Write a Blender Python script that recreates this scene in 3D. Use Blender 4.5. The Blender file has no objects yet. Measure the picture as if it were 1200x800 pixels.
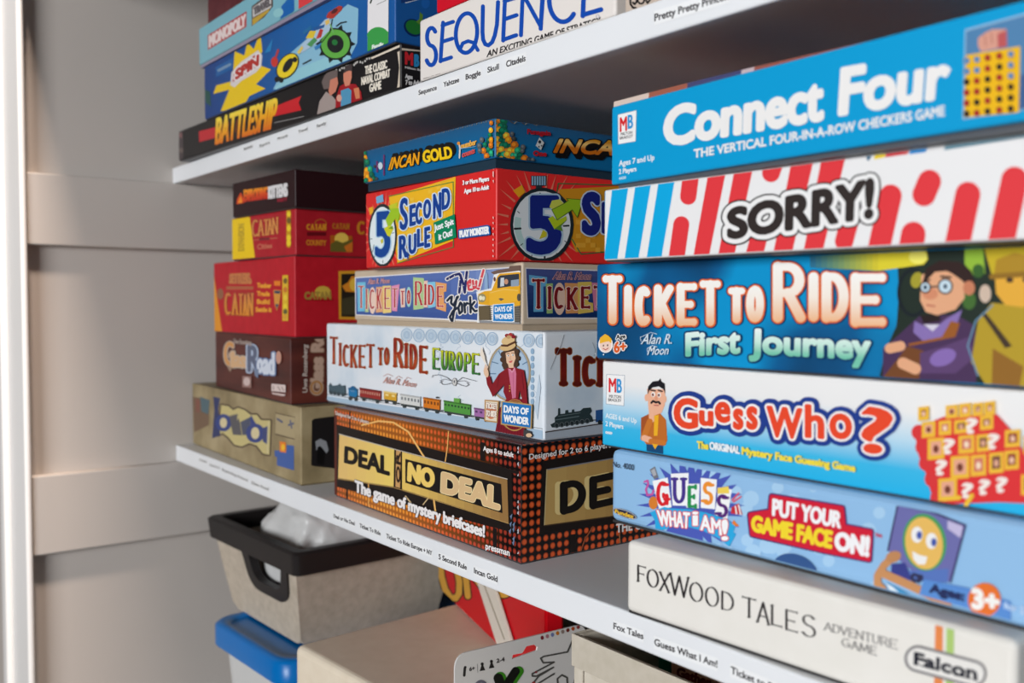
import bpy, bmesh, math, random
from mathutils import Vector, Matrix
from mathutils.geometry import tessellate_polygon
S = bpy.context.scene
COL = S.collection
R = math.radians
random.seed(5)

# ------------------------------------------------------------------ camera, light, exposure
FPX = 1109.88
CAM_O = Vector((1.0611, -0.3457, 0.1611))
YAW, PITCH, ROLL = R(37.429), R(-2.322), R(0.118)
FWD = Vector((-math.cos(YAW) * math.cos(PITCH), math.sin(YAW) * math.cos(PITCH), math.sin(PITCH)))
_r = FWD.cross(Vector((0, 0, 1))).normalized()
_u = _r.cross(FWD)
RIGHT = _r * math.cos(ROLL) + _u * math.sin(ROLL)
UP = -_r * math.sin(ROLL) + _u * math.cos(ROLL)
cd = bpy.data.cameras.new('camera')
cam = bpy.data.objects.new('camera', cd)
COL.objects.link(cam)
S.camera = cam
m = Matrix((RIGHT, UP, -FWD)).transposed().to_4x4()
m.translation = CAM_O
cam.matrix_world = m
cd.sensor_width = 36
cd.lens = FPX * 36 / 1200
cd.clip_start = 0.01
cd.dof.use_dof = True
cd.dof.focus_distance = 0.60
cd.dof.aperture_fstop = 7.5

W = bpy.data.worlds.new('room_daylight')
S.world = W
W.use_nodes = True
W.node_tree.nodes['Background'].inputs[0].default_value = (0.80, 0.88, 1.0, 1)
W.node_tree.nodes['Background'].inputs[1].default_value = 0.03


def area(name, loc, target, sx, sy, power, col):
    l = bpy.data.lights.new(name, 'AREA')
    l.shape = 'RECTANGLE'
    l.size, l.size_y, l.energy, l.color = sx, sy, power, col
    o = bpy.data.objects.new(name, l)
    COL.objects.link(o)
    o.location = loc
    o.rotation_euler = (Vector(target) - Vector(loc)).to_track_quat('-Z', 'Y').to_euler()
    return o


area('window_light', (1.55, -2.3, 0.42), (0.35, 0.0, 0.12), 1.2, 0.8, 70, (0.95, 0.975, 1.0))
area('ceiling_lamp_light', (0.62, -0.30, 1.75), (0.3, -0.2, 0.0), 0.3, 0.14, 62, (1.0, 0.80, 0.66))
S.view_settings.view_transform = 'Standard'
S.view_settings.look = 'None'
S.view_settings.exposure = 0.0
S.view_settings.gamma = 1
S.view_settings.use_curve_mapping = False
S.cycles.use_denoising = True
S.cycles.max_bounces = 6
S.cycles.diffuse_bounces = 2


# ------------------------------------------------------------------ materials
def lin(c):
    return tuple((((v / 255) / 12.92) if v / 255 <= 0.04045 else ((v / 255 + 0.055) / 1.055) ** 2.4) * 0.92 for v in c[:3]) + (1,)


MC = {}


def ink(c, rough=0.42, spec=0.35):
    """A flat printed or painted colour."""
    k = ('ink', c, rough)
    if k in MC:
        return MC[k]
    mt = bpy.data.materials.new('print_%02x%02x%02x' % tuple(int(v) for v in c))
    mt.use_nodes = True
    b = mt.node_tree.nodes['Principled BSDF']
    b.inputs['Base Color'].default_value = lin(c)
    b.inputs['Roughness'].default_value = rough
    b.inputs['Specular IOR Level'].default_value = spec
    MC[k] = mt
    return mt


def grad(stops, a, b, axis=2, rough=0.42):
    """Printed colour blend along one local axis, between positions a and b."""
    k = ('grad', tuple(stops), round(a, 4), round(b, 4), axis)
    if k in MC:
        return MC[k]
    mt = bpy.data.materials.new('print_blend')
    mt.use_nodes = True
    nt = mt.node_tree
    bs = nt.nodes['Principled BSDF']
    tc = nt.nodes.new('ShaderNodeTexCoord')
    sp = nt.nodes.new('ShaderNodeSeparateXYZ')
    mr = nt.nodes.new('ShaderNodeMapRange')
    cr = nt.nodes.new('ShaderNodeValToRGB')
    nt.links.new(tc.outputs['Object'], sp.inputs[0])
    nt.links.new(sp.outputs[axis], mr.inputs[0])
    mr.inputs[1].default_value = a
    mr.inputs[2].default_value = b
    nt.links.new(mr.outputs[0], cr.inputs[0])
    e = cr.color_ramp.elements
    n = len(stops)
    for i, c in enumerate(stops):
        if i == 0:
            el = e[0]; el.position = 0
        elif i == n - 1:
            el = e[len(e) - 1]; el.position = 1
        else:
            el = e.new(i / (n - 1))
        el.color = lin(c)
    nt.links.new(cr.outputs[0], bs.inputs['Base Color'])
    bs.inputs['Roughness'].default_value = rough
    bs.inputs['Specular IOR Level'].default_value = 0.35
    MC[k] = mt
    return mt


def cloud(name, stops, scale=20, rough=0.45, detail=3, bump=0.0, stretch=(1, 1, 1), lo=0.3, hi=0.7, bscale=None):
    """Noise-mottled colour (paper clouds, fabric, wood, worn paint)."""
    k = ('cloud', name)
    if k in MC:
        return MC[k]
    mt = bpy.data.materials.new(name)
    mt.use_nodes = True
    nt = mt.node_tree
    bs = nt.nodes['Principled BSDF']
    tc = nt.nodes.new('ShaderNodeTexCoord')
    mp = nt.nodes.new('ShaderNodeMapping')
    mp.inputs['Scale'].default_value = stretch
    no = nt.nodes.new('ShaderNodeTexNoise')
    no.inputs['Scale'].default_value = scale
    no.inputs['Detail'].default_value = detail
    cr = nt.nodes.new('ShaderNodeValToRGB')
    nt.links.new(tc.outputs['Object'], mp.inputs[0])
    nt.links.new(mp.outputs[0], no.inputs['Vector'])
    nt.links.new(no.outputs[0], cr.inputs[0])
    e = cr.color_ramp.elements
    n = len(stops)
    for i, c in enumerate(stops):
        p = lo + (hi - lo) * i / (n - 1)
        if i == 0:
            el = e[0]; el.position = p
        elif i == n - 1:
            el = e[len(e) - 1]; el.position = p
        else:
            el = e.new(p)
        el.color = lin(c)
    nt.links.new(cr.outputs[0], bs.inputs['Base Color'])
    bs.inputs['Roughness'].default_value = rough
    bs.inputs['Specular IOR Level'].default_value = 0.3
    if bump:
        n2 = nt.nodes.new('ShaderNodeTexNoise')
        n2.inputs['Scale'].default_value = bscale or scale * 12
        n2.inputs['Detail'].default_value = 2
        nt.links.new(tc.outputs['Object'], n2.inputs['Vector'])
        bp = nt.nodes.new('ShaderNodeBump')
        bp.inputs['Strength'].default_value = bump
        bp.inputs['Distance'].default_value = 0.002
        nt.links.new(n2.outputs[0], bp.inputs['Height'])
        nt.links.new(bp.outputs[0], bs.inputs['Normal'])
    MC[k] = mt
    return mt


def dotted(name, ax, pitch, centre, rad, stops, back=(20, 13, 12), back2=None):
    """Printed light-bulb dot matrix; dot colour changes with distance from a centre (local coords)."""
    mt = bpy.data.materials.new(name)
    mt.use_nodes = True
    nt = mt.node_tree
    bs = nt.nodes['Principled BSDF']
    L = nt.links.new
    tc = nt.nodes.new('ShaderNodeTexCoord')
    sp = nt.nodes.new('ShaderNodeSeparateXYZ')
    L(tc.outputs['Object'], sp.inputs[0])

    def mth(op, a, b=None):
        n = nt.nodes.new('ShaderNodeMath'); n.operation = op
        for i, v in enumerate((a, b)):
            if v is None: continue
            if isinstance(v, (int, float)): n.inputs[i].default_value = v
            else: L(v, n.inputs[i])
        return n.outputs[0]
    p, q = sp.outputs[ax], sp.outputs[2]
    f1 = mth('SUBTRACT', mth('FRACT', mth('MULTIPLY', p, 1 / pitch)), 0.5)
    f2 = mth('SUBTRACT', mth('FRACT', mth('MULTIPLY', q, 1 / pitch)), 0.5)
    r2 = mth('SQRT', mth('ADD', mth('MULTIPLY', f1, f1), mth('MULTIPLY', f2, f2)))
    mask = nt.nodes.new('ShaderNodeMapRange')
    L(r2, mask.inputs[0])
    mask.inputs[1].default_value = 0.2
    mask.inputs[2].default_value = 0.42
    mask.inputs[3].default_value = 1
    mask.inputs[4].default_value = 0
    d1, d2 = mth('SUBTRACT', p, centre[0]), mth('MULTIPLY', mth('SUBTRACT', q, centre[1]), 1.3)
    dist = mth('SQRT', mth('ADD', mth('MULTIPLY', d1, d1), mth('MULTIPLY', d2, d2)))
    cr = nt.nodes.new('ShaderNodeValToRGB')
    L(mth('DIVIDE', dist, rad), cr.inputs[0])
    cb = nt.nodes.new('ShaderNodeValToRGB')
    L(mth('DIVIDE', dist, rad), cb.inputs[0])
    for ramp, cs in ((cr, stops), (cb, [back2 or back, back])):
        e = ramp.color_ramp.elements
        for i, c in enumerate(cs):
            el = e[0] if i == 0 else (e[len(e) - 1] if i == len(cs) - 1 else e.new(i / (len(cs) - 1)))
            el.position = i / (len(cs) - 1)
            el.color = lin(c)
    mx = nt.nodes.new('ShaderNodeMix'); mx.data_type = 'RGBA'
    L(mask.outputs[0], mx.inputs[0]); L(cb.outputs[0], mx.inputs[6]); L(cr.outputs[0], mx.inputs[7])
    L(mx.outputs[2], bs.inputs['Base Color'])
    bs.inputs['Roughness'].default_value = 0.25
    return mt


# ------------------------------------------------------------------ object helpers
def link(name, bm, mats, parent=None, smooth=False):
    me = bpy.data.meshes.new(name)
    bm.to_mesh(me)
    bm.free()
    for mt in (mats if isinstance(mats, (list, tuple)) else [mats]):
        me.materials.append(mt)
    o = bpy.data.objects.new(name, me)
    COL.objects.link(o)
    if parent: o.parent = parent
    if smooth:
        for p in me.polygons: p.use_smooth = True
    return o


def tag(o, label=None, cat=None, group=None, kind=None):
    for k, v in (('label', label), ('category', cat), ('group', group), ('kind', kind)):
        if v: o[k] = v
    return o


def empty(name, loc, rz=0, label=None, cat=None, group=None):
    o = bpy.data.objects.new(name, None)
    o.empty_display_size = 0.02
    COL.objects.link(o)
    o.location = loc
    o.rotation_euler = (0, 0, rz)
    return tag(o, label, cat, group)


def box_bm(x0, x1, y0, y1, z0, z1, bev=0.0, seg=2, bm=None):
    nb = bmesh.new()
    bmesh.ops.create_cube(nb, size=1)
    for v in nb.verts:
        v.co = Vector((x0 + (v.co.x + .5) * (x1 - x0), y0 + (v.co.y + .5) * (y1 - y0), z0 + (v.co.z + .5) * (z1 - z0)))
    if bev:
        bmesh.ops.bevel(nb, geom=list(nb.edges), offset=bev, segments=seg, affect='EDGES', profile=0.5)
    if bm is None:
        return nb
    me = bpy.data.meshes.new('tmp'); nb.to_mesh(me); nb.free(); bm.from_mesh(me); bpy.data.meshes.remove(me)
    return bm


def struct(name, bm, mt):
    o = link(name, bm, mt)
    o['kind'] = 'structure'
    return o


def rounded_poly(pts, r, n=6):
    out = []
    k = len(pts)
    for i in range(k):
        p, a, b = Vector(pts[i]), Vector(pts[i - 1]), Vector(pts[(i + 1) % k])
        da, db = (a - p), (b - p)
        rr = min(r, da.length * .49, db.length * .49)
        p0, p1 = p + da.normalized() * rr, p + db.normalized() * rr
        for j in range(n + 1):
            t = j / n
            out.append(tuple(p0 * (1 - t) ** 2 + p * 2 * t * (1 - t) + p1 * t * t))
    return out


# ------------------------------------------------------------------ printing on flat faces
class Face:
    """A flat rectangle of a box: origin o, axes u (along), v (up), normal n (world) and its box-local frame."""
    def __init__(s, lo, lu, lv, ln, w, h, mw, inset=0.0008, rad=0.0):
        s.lo, s.lu, s.lv, s.ln, s.w, s.h, s.inset = lo, lu, lv, ln, w, h, inset
        r3 = mw.to_3x3()
        s.o, s.u, s.v, s.n = mw @ lo, r3 @ lu, r3 @ lv, r3 @ ln
        s.layer = 0

    def px(s, x, y):
        """photo pixel -> (u, v) on this face"""
        d = FWD + RIGHT * ((x - 600) / FPX) + UP * ((400 - y) / FPX)
        t = (s.o - CAM_O).dot(s.n) / d.dot(s.n)
        p = CAM_O + d * t - s.o
        return (p.dot(s.u), p.dot(s.v))


def clip(poly, x0, x1, y0, y1):
    for ax, lim, sg in ((0, x0, 1), (0, x1, -1), (1, y0, 1), (1, y1, -1)):
        out = []
        for i in range(len(poly)):
            a, b = poly[i - 1], poly[i]
            ia, ib = (a[ax] - lim) * sg >= 0, (b[ax] - lim) * sg >= 0
            if ia != ib:
                t = (lim - a[ax]) / (b[ax] - a[ax])
                out.append((a[0] + (b[0] - a[0]) * t, a[1] + (b[1] - a[1]) * t))
            if ib: out.append(b)
        poly = out
        if len(poly) < 3: return []
    return poly


def stacked(qs):
    """sheet number for every piece, so that no two overlapping pieces share a sheet"""
    n = len(qs)
    bb = [(min(p[0] for p in q), max(p[0] for p in q), min(p[1] for p in q), max(p[1] for p in q)) for q in qs]
    cell = max(1e-5, sum(max(b[1] - b[0], b[3] - b[2]) for b in bb) / n)
    grid, col = {}, []
    for i, b in enumerate(bb):
        used = set()
        cs = [(x, y) for x in range(int(b[0] // cell), int(b[1] // cell) + 1) for y in range(int(b[2] // cell), int(b[3] // cell) + 1)]
        for c in cs:
            for j in grid.get(c, ()):
                o = bb[j]
                if o[0] < b[1] and b[0] < o[1] and o[2] < b[3] and b[2] < o[3]: used.add(col[j])
        k = 0
        while k in used: k += 1
        col.append(k)
        for c in cs: grid.setdefault(c, []).append(i)
    return col


_fc = bpy.data.curves.new('type_setter', 'FONT')
_fc.resolution_u = 4
_fo = bpy.data.objects.new('type_setter', _fc)
COL.objects.link(_fo)
GC = {}


def type_mesh(body):
    """outline mesh of a string in the built-in face: verts, faces, boundary edges, cap height"""
    if body in GC: return GC[body]
    _fc.body = body
    bpy.context.view_layer.update()
    dg = bpy.context.evaluated_depsgraph_get()
    ev = _fo.evaluated_get(dg)
    me = ev.to_mesh()
    vs = [(v.co.x, v.co.y) for v in me.vertices]
    fs = [tuple(p.vertices) for p in me.polygons]
    ev.to_mesh_clear()
    cnt = {}
    for f in fs:
        for i in range(len(f)):
            k = (min(f[i - 1], f[i]), max(f[i - 1], f[i]))
            cnt[k] = cnt.get(k, 0) + 1
    ed = [k for k, c in cnt.items() if c == 1]
    GC[body] = (vs, fs, ed)
    return GC[body]


CAPH = max(v[1] for v in type_mesh('H')[0])


def arc(cx, cy, rx, ry, a0, a1, n=10):
    return [(cx + rx * math.cos(R(a0 + (a1 - a0) * i / n)), cy + ry * math.sin(R(a0 + (a1 - a0) * i / n))) for i in range(n + 1)]


# skeletons of display capitals on a unit square
SK = {
    'A': [[(0, 0), (.5, 1), (1, 0)], [(.2, .33), (.8, .33)]],
    'C': [arc(.55, .5, .55, .5, 55, 305, 16)],
    'D': [[(0, 0), (0, 1)], [(0, 1)] + arc(.35, .5, .65, .5, 90, -90, 14) + [(0, 0)]],
    'E': [[(0, 0), (0, 1)], [(0, 1), (1, 1)], [(0, .5), (.75, .5)], [(0, 0), (1, 0)]],
    'F': [[(0, 0), (0, 1)], [(0, 1), (1, 1)], [(0, .52), (.75, .52)]],
    'G': [arc(.52, .5, .52, .5, 55, 330, 16), [(.6, .42), (1, .42)], [(.97, .42), (.97, .05)]],
    'H': [[(0, 0), (0, 1)], [(1, 0), (1, 1)], [(0, .5), (1, .5)]],
    'I': [[(.5, 0), (.5, 1)]],
    'K': [[(0, 0), (0, 1)], [(1, 1), (.1, .45)], [(.28, .57), (1, 0)]],
    'L': [[(0, 1), (0, 0)], [(0, 0), (1, 0)]],
    'M': [[(0, 0), (.1, 1)], [(.1, 1), (.5, .1), (.9, 1)], [(.9, 1), (1, 0)]],
    'N': [[(0, 0), (0, 1)], [(0, 1), (1, 0)], [(1, 0), (1, 1)]],
    'O': [arc(.5, .5, .5, .5, 90, 450, 22)],
    'P': [[(0, 0), (0, 1)], [(0, 1)] + arc(.45, .73, .55, .27, 90, -90, 10) + [(0, .46)]],
    'R': [[(0, 0), (0, 1)], [(0, 1)] + arc(.45, .74, .5, .26, 90, -90, 10) + [(0, .48)], [(.45, .48), (1, 0)]],
    'S': [arc(.52, .76, .43, .24, 35, 250, 10) + arc(.48, .26, .48, .26, 70, -150, 10)],
    'T': [[(.5, 0), (.5, 1)], [(0, 1), (1, 1)]],
    'U': [[(0, 1)] + arc(.5, .38, .5, .38, 180, 360, 12) + [(1, 1)]],
    'V': [[(0, 1), (.5, 0), (1, 1)]],
    'W': [[(0, 1), (.25, 0), (.5, .95), (.75, 0), (1, 1)]],
    'X': [[(0, 1), (1, 0)], [(0, 0), (1, 1)]],
}


class Art:
    """Printed artwork on one face, drawn in the coordinates of an enlarged view of the photograph."""
    def __init__(s, face, name, parent):
        s.f, s.name, s.parent = face, name, parent
        s.bm = bmesh.new()
        s.mats = []
        s.ox, s.oy, s.sc = 0, 0, 1.0

    def z(s, ox, oy, sc):
        s.ox, s.oy, s.sc = ox, oy, sc
        return s

    def uv(s, p):
        return s.f.px(s.ox + p[0] / s.sc, s.oy + p[1] / s.sc)

    def mi(s, mt):
        if isinstance(mt, tuple): mt = ink(mt)
        if mt not in s.mats: s.mats.append(mt)
        return s.mats.index(mt)

    def emit(s, polys, mt):
        """polys: lists of zoom-space points, convex"""
        f = s.f
        i = s.mi(mt)
        a = f.inset
        qs = [clip([s.uv(p) for p in po], a, f.w - a, a, f.h - a) for po in polys]
        qs = [q for q in qs if len(q) >= 3]
        if not qs: return s
        sheets = stacked(qs)
        base = 4e-5 + f.layer * 1e-6
        f.layer += max(sheets) + 8
        for q, sh in zip(qs, sheets):
            off = base + sh * 1e-6
            vs = [s.bm.verts.new(f.lo + f.lu * u + f.lv * v + f.ln * off) for u, v in q]
            nrm = (vs[1].co - vs[0].co).cross(vs[2].co - vs[0].co)
            for j in range(2, len(vs) - 1):
                nrm += (vs[j].co - vs[0].co).cross(vs[j + 1].co - vs[0].co)
            if nrm.dot(f.ln) < 0: vs.reverse()
            try:
                s.bm.faces.new(vs).material_index = i
            except ValueError:
                pass
        return s

    def poly(s, pts, mt):
        v3 = [Vector((p[0], p[1], 0)) for p in pts]
        return s.emit([[pts[i] for i in t] for t in tessellate_polygon([v3])] if len(pts) > 3 else [list(pts)], mt)

    def rect(s, x0, y0, x1, y1, mt, dy=0.0):
        return s.emit([[(x0, y0), (x1, y0 + dy), (x1, y1 + dy), (x0, y1)]], mt)

    def ell(s, cx, cy, rx, ry, mt, rot=0, n=26):
        c, q = math.cos(R(rot)), math.sin(R(rot))
        return s.emit([[(cx + rx * math.cos(t) * c - ry * math.sin(t) * q, cy + rx * math.cos(t) * q + ry * math.sin(t) * c)
                        for t in [2 * math.pi * k / n for k in range(n)]]], mt)

    def _strokes(s, lines, w, wmin=None):
        out = []
        for ln in lines:
            for i in range(len(ln) - 1):
                (ax, ay), (bx, by) = ln[i], ln[i + 1]
                dx, dy = bx - ax, by - ay
                L = math.hypot(dx, dy)
                if L < 1e-9: continue
                k = w / 2
                if wmin is not None:
                    k = (wmin + (w - wmin) * abs(dy) / L) / 2
                nx, ny = -dy / L * k, dx / L * k
                out.append([(ax + nx, ay + ny), (bx + nx, by + ny), (bx - nx, by - ny), (ax - nx, ay - ny)])
                nd = 8 if k < 14 else 20
                for (px, py) in ((ax, ay), (bx, by)) if i == 0 else ((bx, by),):
                    out.append([(px + k * math.cos(2 * math.pi * j / nd), py + k * math.sin(2 * math.pi * j / nd)) for j in range(nd)])
        return out

    def line(s, pts, w, mt):
        return s.emit(s._strokes([pts], w), mt)

    def lines(s, lst, w, mt):
        return s.emit(s._strokes(lst, w), mt)

    def ring(s, cx, cy, rx, ry, w, mt, rot=0, n=28):
        c, q = math.cos(R(rot)), math.sin(R(rot))
        return s.line([(cx + rx * math.cos(t) * c - ry * math.sin(t) * q, cy + rx * math.cos(t) * q + ry * math.sin(t) * c)
                       for t in [2 * math.pi * k / n for k in range(n + 1)]], w, mt)

    def cap(s, a, b, r, mt):
        return s.line([a, b], 2 * r, mt)

    def blend(s, quad, c0, c1, n=10, vert=False):
        """quad TL TR BR BL in n slices from c0 to c1"""
        tl, tr, br, bl = quad
        lp = lambda a, b, t: (a[0] + (b[0] - a[0]) * t, a[1] + (b[1] - a[1]) * t)
        for i in range(n):
            t0, t1, tm = i / n, (i + 1) / n, (i + .5) / n
            c = tuple(int(a + (b - a) * tm) for a, b in zip(c0, c1))
            if vert: q = [lp(tl, bl, t0), lp(tr, br, t0), lp(tr, br, t1), lp(tl, bl, t1)]
            else: q = [lp(tl, tr, t0), lp(tl, tr, t1), lp(bl, br, t1), lp(bl, br, t0)]
            s.emit([q], c)
        return s

    def fillmat(s, col, ptop, pbot):
        if isinstance(col, list):
            a, b = s.uv(pbot)[1], s.uv(ptop)[1]
            z0 = s.f.lo.z
            return grad(col, z0 + a, z0 + b)
        return col

    def _put(s, vs, fs, ed, mapf, col, bold, outs, shadow=None):
        P = [mapf(v) for v in vs]
        def dil(w, off=(0, 0)):
            pp = [(x + off[0], y + off[1]) for x, y in P]
            o = s._strokes([[pp[a], pp[b]] for a, b in ed], 2 * w)
            return o + [[pp[i] for i in f] for f in fs]
        if shadow:
            s.emit(dil(bold + shadow[2], shadow[:2]), shadow[3])
        for w, c in outs:
            s.emit(dil(bold + w), c)
        s.emit(dil(bold) if bold else [[P[i] for i in f] for f in fs], col)

    def text(s, body, bl, br, tr, tl, col, bold=0.0, outs=(), shadow=None, fit=False):
        """string set between baseline bl-br and cap line tl-tr"""
        vs, fs, ed = type_mesh(body)
        x0, x1 = min(v[0] for v in vs), max(v[0] for v in vs)
        y0, y1 = (min(v[1] for v in vs), max(v[1] for v in vs)) if fit else (0.0, CAPH)

        def mp(v):
            a, b = (v[0] - x0) / (x1 - x0), (v[1] - y0) / (y1 - y0)
            px = (bl[0] * (1 - a) + br[0] * a) * (1 - b) + (tl[0] * (1 - a) + tr[0] * a) * b
            py = (bl[1] * (1 - a) + br[1] * a) * (1 - b) + (tl[1] * (1 - a) + tr[1] * a) * b
            return (px, py)
        s._put(vs, fs, ed, mp, s.fillmat(col, ((tl[0] + tr[0]) / 2, (tl[1] + tr[1]) / 2), ((bl[0] + br[0]) / 2, (bl[1] + br[1]) / 2)), bold, outs, shadow)
        return s

    def t(s, body, bl, br, cap, col, bold=0.0, **k):
        """text with a plain vertical cap height"""
        return s.text(body, bl, br, (br[0], br[1] - cap), (bl[0], bl[1] - cap), col, bold, **k)

    def letters(s, body, boxes, col, bold=0.0, outs=(), sl=0.0):
        """one glyph per (x0, y0, x1, y1) box; sl = vertical drop across a unit width"""
        cs = [c for c in body if c != ' ']
        for pas in range(len(outs) + 1):
            for c, (x0, y0, x1, y1) in zip(cs, boxes):
                d = sl * (x1 - x0)
                vs, fs, ed = type_mesh(c)
                a0, a1 = min(v[0] for v in vs), max(v[0] for v in vs)
                b0, b1 = min(v[1] for v in vs), max(v[1] for v in vs)
                mp = lambda v: (x0 + (v[0] - a0) / (a1 - a0) * (x1 - x0), y1 + (v[1] - b0) / (b1 - b0) * (y0 - y1) + d * ((v[0] - a0) / (a1 - a0) - .5))
                P = [mp(v) for v in vs]
                w = bold + (outs[pas][0] if pas < len(outs) else 0)
                g = [[P[i] for i in f] for f in fs]
                if w: g += s._strokes([[P[a], P[b]] for a, b in ed], 2 * w)
                s.emit(g, outs[pas][1] if pas < len(outs) else s.fillmat(col, (x0, y0), (x0, y1)))
        return s

    def serif(s, body, boxes, col, w, wmin=None, ser=0.0, outs=(), sl=0.0):
        """skeleton capitals with contrast and serifs, one per box; box edges are the outer limits of the strokes"""
        cs = [c for c in body if c != ' ']
        ws = list(outs) + [(0, None)]
        for ow, oc in ws:
            for ci, (c, (x0, y0, x1, y1)) in enumerate(zip(cs, boxes)):
                h = w / 2
                X0, X1, Y0, Y1 = x0 + h, x1 - h, y0 + (wmin or w) / 2, y1 - (wmin or w) / 2
                if X1 < X0: X0 = X1 = (x0 + x1) / 2
                mp = lambda p: (X0 + p[0] * (X1 - X0), Y1 + p[1] * (Y0 - Y1) + sl * (p[0] - .5) * (x1 - x0))
                L = [[mp(p) for p in ln] for ln in SK[c]]
                g = s._strokes(L, w + 2 * ow, None if wmin is None else wmin + 2 * ow)
                if ser:
                    for li, ln in enumerate(L):
                        for e, nx in ((ln[0], ln[1]), (ln[-1], ln[-2])):
                            if any(math.hypot(e[0] - q[0], e[1] - q[1]) < w * .8 for lj, l2 in enumerate(L) if lj != li for q in l2): continue
                            if abs(e[1] - nx[1]) > abs(e[0] - nx[0]):
                                sg = [(e[0] - ser, e[1] - sl * 0), (e[0] + ser, e[1])]
                            else:
                                sg = [(e[0], e[1] - ser * .6), (e[0], e[1] + ser * .6)]
                            g += s._strokes([sg], (wmin or w * .6) + 2 * ow)
                s.emit(g, oc if oc else s.fillmat(col, (x0, y0), (x0, y1)))
        return s

    def done(s, label=None):
        o = link(s.name, s.bm, s.mats, s.parent)
        if label: o['label'] = label
        return o


def row(quad, adv):
    """boxes for letters along a slanted row: quad (xl, yt_l, yb_l, xr, yt_r, yb_r), adv = list of (start, end) fractions"""
    xl, ytl, ybl, xr, ytr, ybr = quad
    out = []
    for a, b in adv:
        m_ = (a + b) / 2
        out.append((xl + (xr - xl) * a, ytl + (ytr - ytl) * m_, xl + (xr - xl) * b, ybl + (ybr - ybl) * m_))
    return out

# ------------------------------------------------------------------ the closet
H_UP, TH = 0.3109, 0.0176
WALLX = -0.016
wall_m = cloud('wall_paint', [(194, 186, 179), (200, 192, 185)], scale=3, rough=0.55, bump=0.03, bscale=300)
trim_m = cloud('trim_paint', [(248, 246, 243), (252, 250, 248)], scale=4, rough=0.35)
shelf_m = cloud('shelf_paint', [(236, 237, 239), (243, 244, 246)], scale=6, rough=0.4, bump=0.04, bscale=160)
struct('wall_left', box_bm(WALLX - 0.03, WALLX, -0.1502, 0.46, -1.2, 1.2), wall_m)
struct('wall_back', box_bm(WALLX, 2.2, 0.43, 0.46, -1.2, 1.2), wall_m)
struct('floor', box_bm(-3.0, 4.0, -4.0, 0.46, -1.26, -1.2), cloud('floor_boards', [(62, 46, 36), (78, 58, 45)], scale=5, rough=0.5))
struct('ceiling', box_bm(WALLX, 2.2, -0.2, 0.46, 1.2, 1.25), wall_m)
# ledger boards on the left wall under each shelf
for i, (zt, zb) in enumerate(((H_UP - TH, 0.2195), (-TH, -0.1005))):
    struct('trim_%d' % (i + 1), box_bm(WALLX, WALLX + 0.012, -0.1500, 0.43, zb, zt - 0.0004, 0.0015), wall_m)
# front wall of the closet: casing board with a raised outer band, jamb, and an added head
struct('wall_front', box_bm(-1.6, WALLX - 0.0002, -0.1505, -0.03, -1.2, 1.2), wall_m)
bm = box_bm(-0.086, 0.0, -0.157, -0.1507, -1.2, 1.2, 0.003, 3)
box_bm(-0.112, -0.0862, -0.163, -0.1507, -1.2, 1.2, 0.004, 3, bm)
struct('trim_3', bm, trim_m)
struct('trim_4', box_bm(0.0004, 2.3, -0.157, -0.06, 0.50, 1.2, 0.003), trim_m)  # unseen head board, added to keep lamp light off the upper wall


def shelf(label, ztop):
    o = empty('shelf', (WALLX, 0, ztop), 0, label, 'shelf', 'white closet shelves')
    board = link('shelf_board', box_bm(0.0003, 2.2, 0.0, 0.429, -TH, 0, 0.0012, 2), shelf_m, o)
    mw = Matrix.Translation((WALLX, 0, ztop))
    f = Face(Vector((0, 0, -TH)), Vector((1, 0, 0)), Vector((0, 0, 1)), Vector((0, -1, 0)), 2.2, TH, mw, 0.0004)
    return o, board, f


up_o, up_b, up_f = shelf('white shelf board at the top, above the game stacks', H_UP)
lo_o, lo_b, lo_f = shelf('white shelf board in the middle, carrying three stacks of game boxes', 0)
shelf('white shelf board at the bottom, under the beige bins', -0.3285)
K_ = (48, 44, 46)
tape_m = ink((250, 250, 250), 0.18)


def label_tape(face, parent, zoom, items, pad=4):
    """clear-backed name stickers: one strip and its lettering per word group"""
    for body, bl, br, cap_ in items:
        a = Art(face, 'label_sticker', parent).z(*zoom)
        dx, dy = br[0] - bl[0], br[1] - bl[1]
        e = pad / max(1, abs(dx))
        p0, p1 = (bl[0] - dx * e, bl[1] - dy * e), (br[0] + dx * e, br[1] + dy * e)
        a.emit([[(p0[0], p0[1] + cap_ * .55), (p1[0], p1[1] + cap_ * .55), (p1[0], p1[1] - cap_ * 1.45), (p0[0], p0[1] - cap_ * 1.45)]], tape_m)
        o = a.done()
        b = Art(face, 'label_lettering', o).z(*zoom)
        b.t(body, bl, br, cap_, K_, cap_ * .04)
        b.done('dark lettering on the shelf edge')


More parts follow.
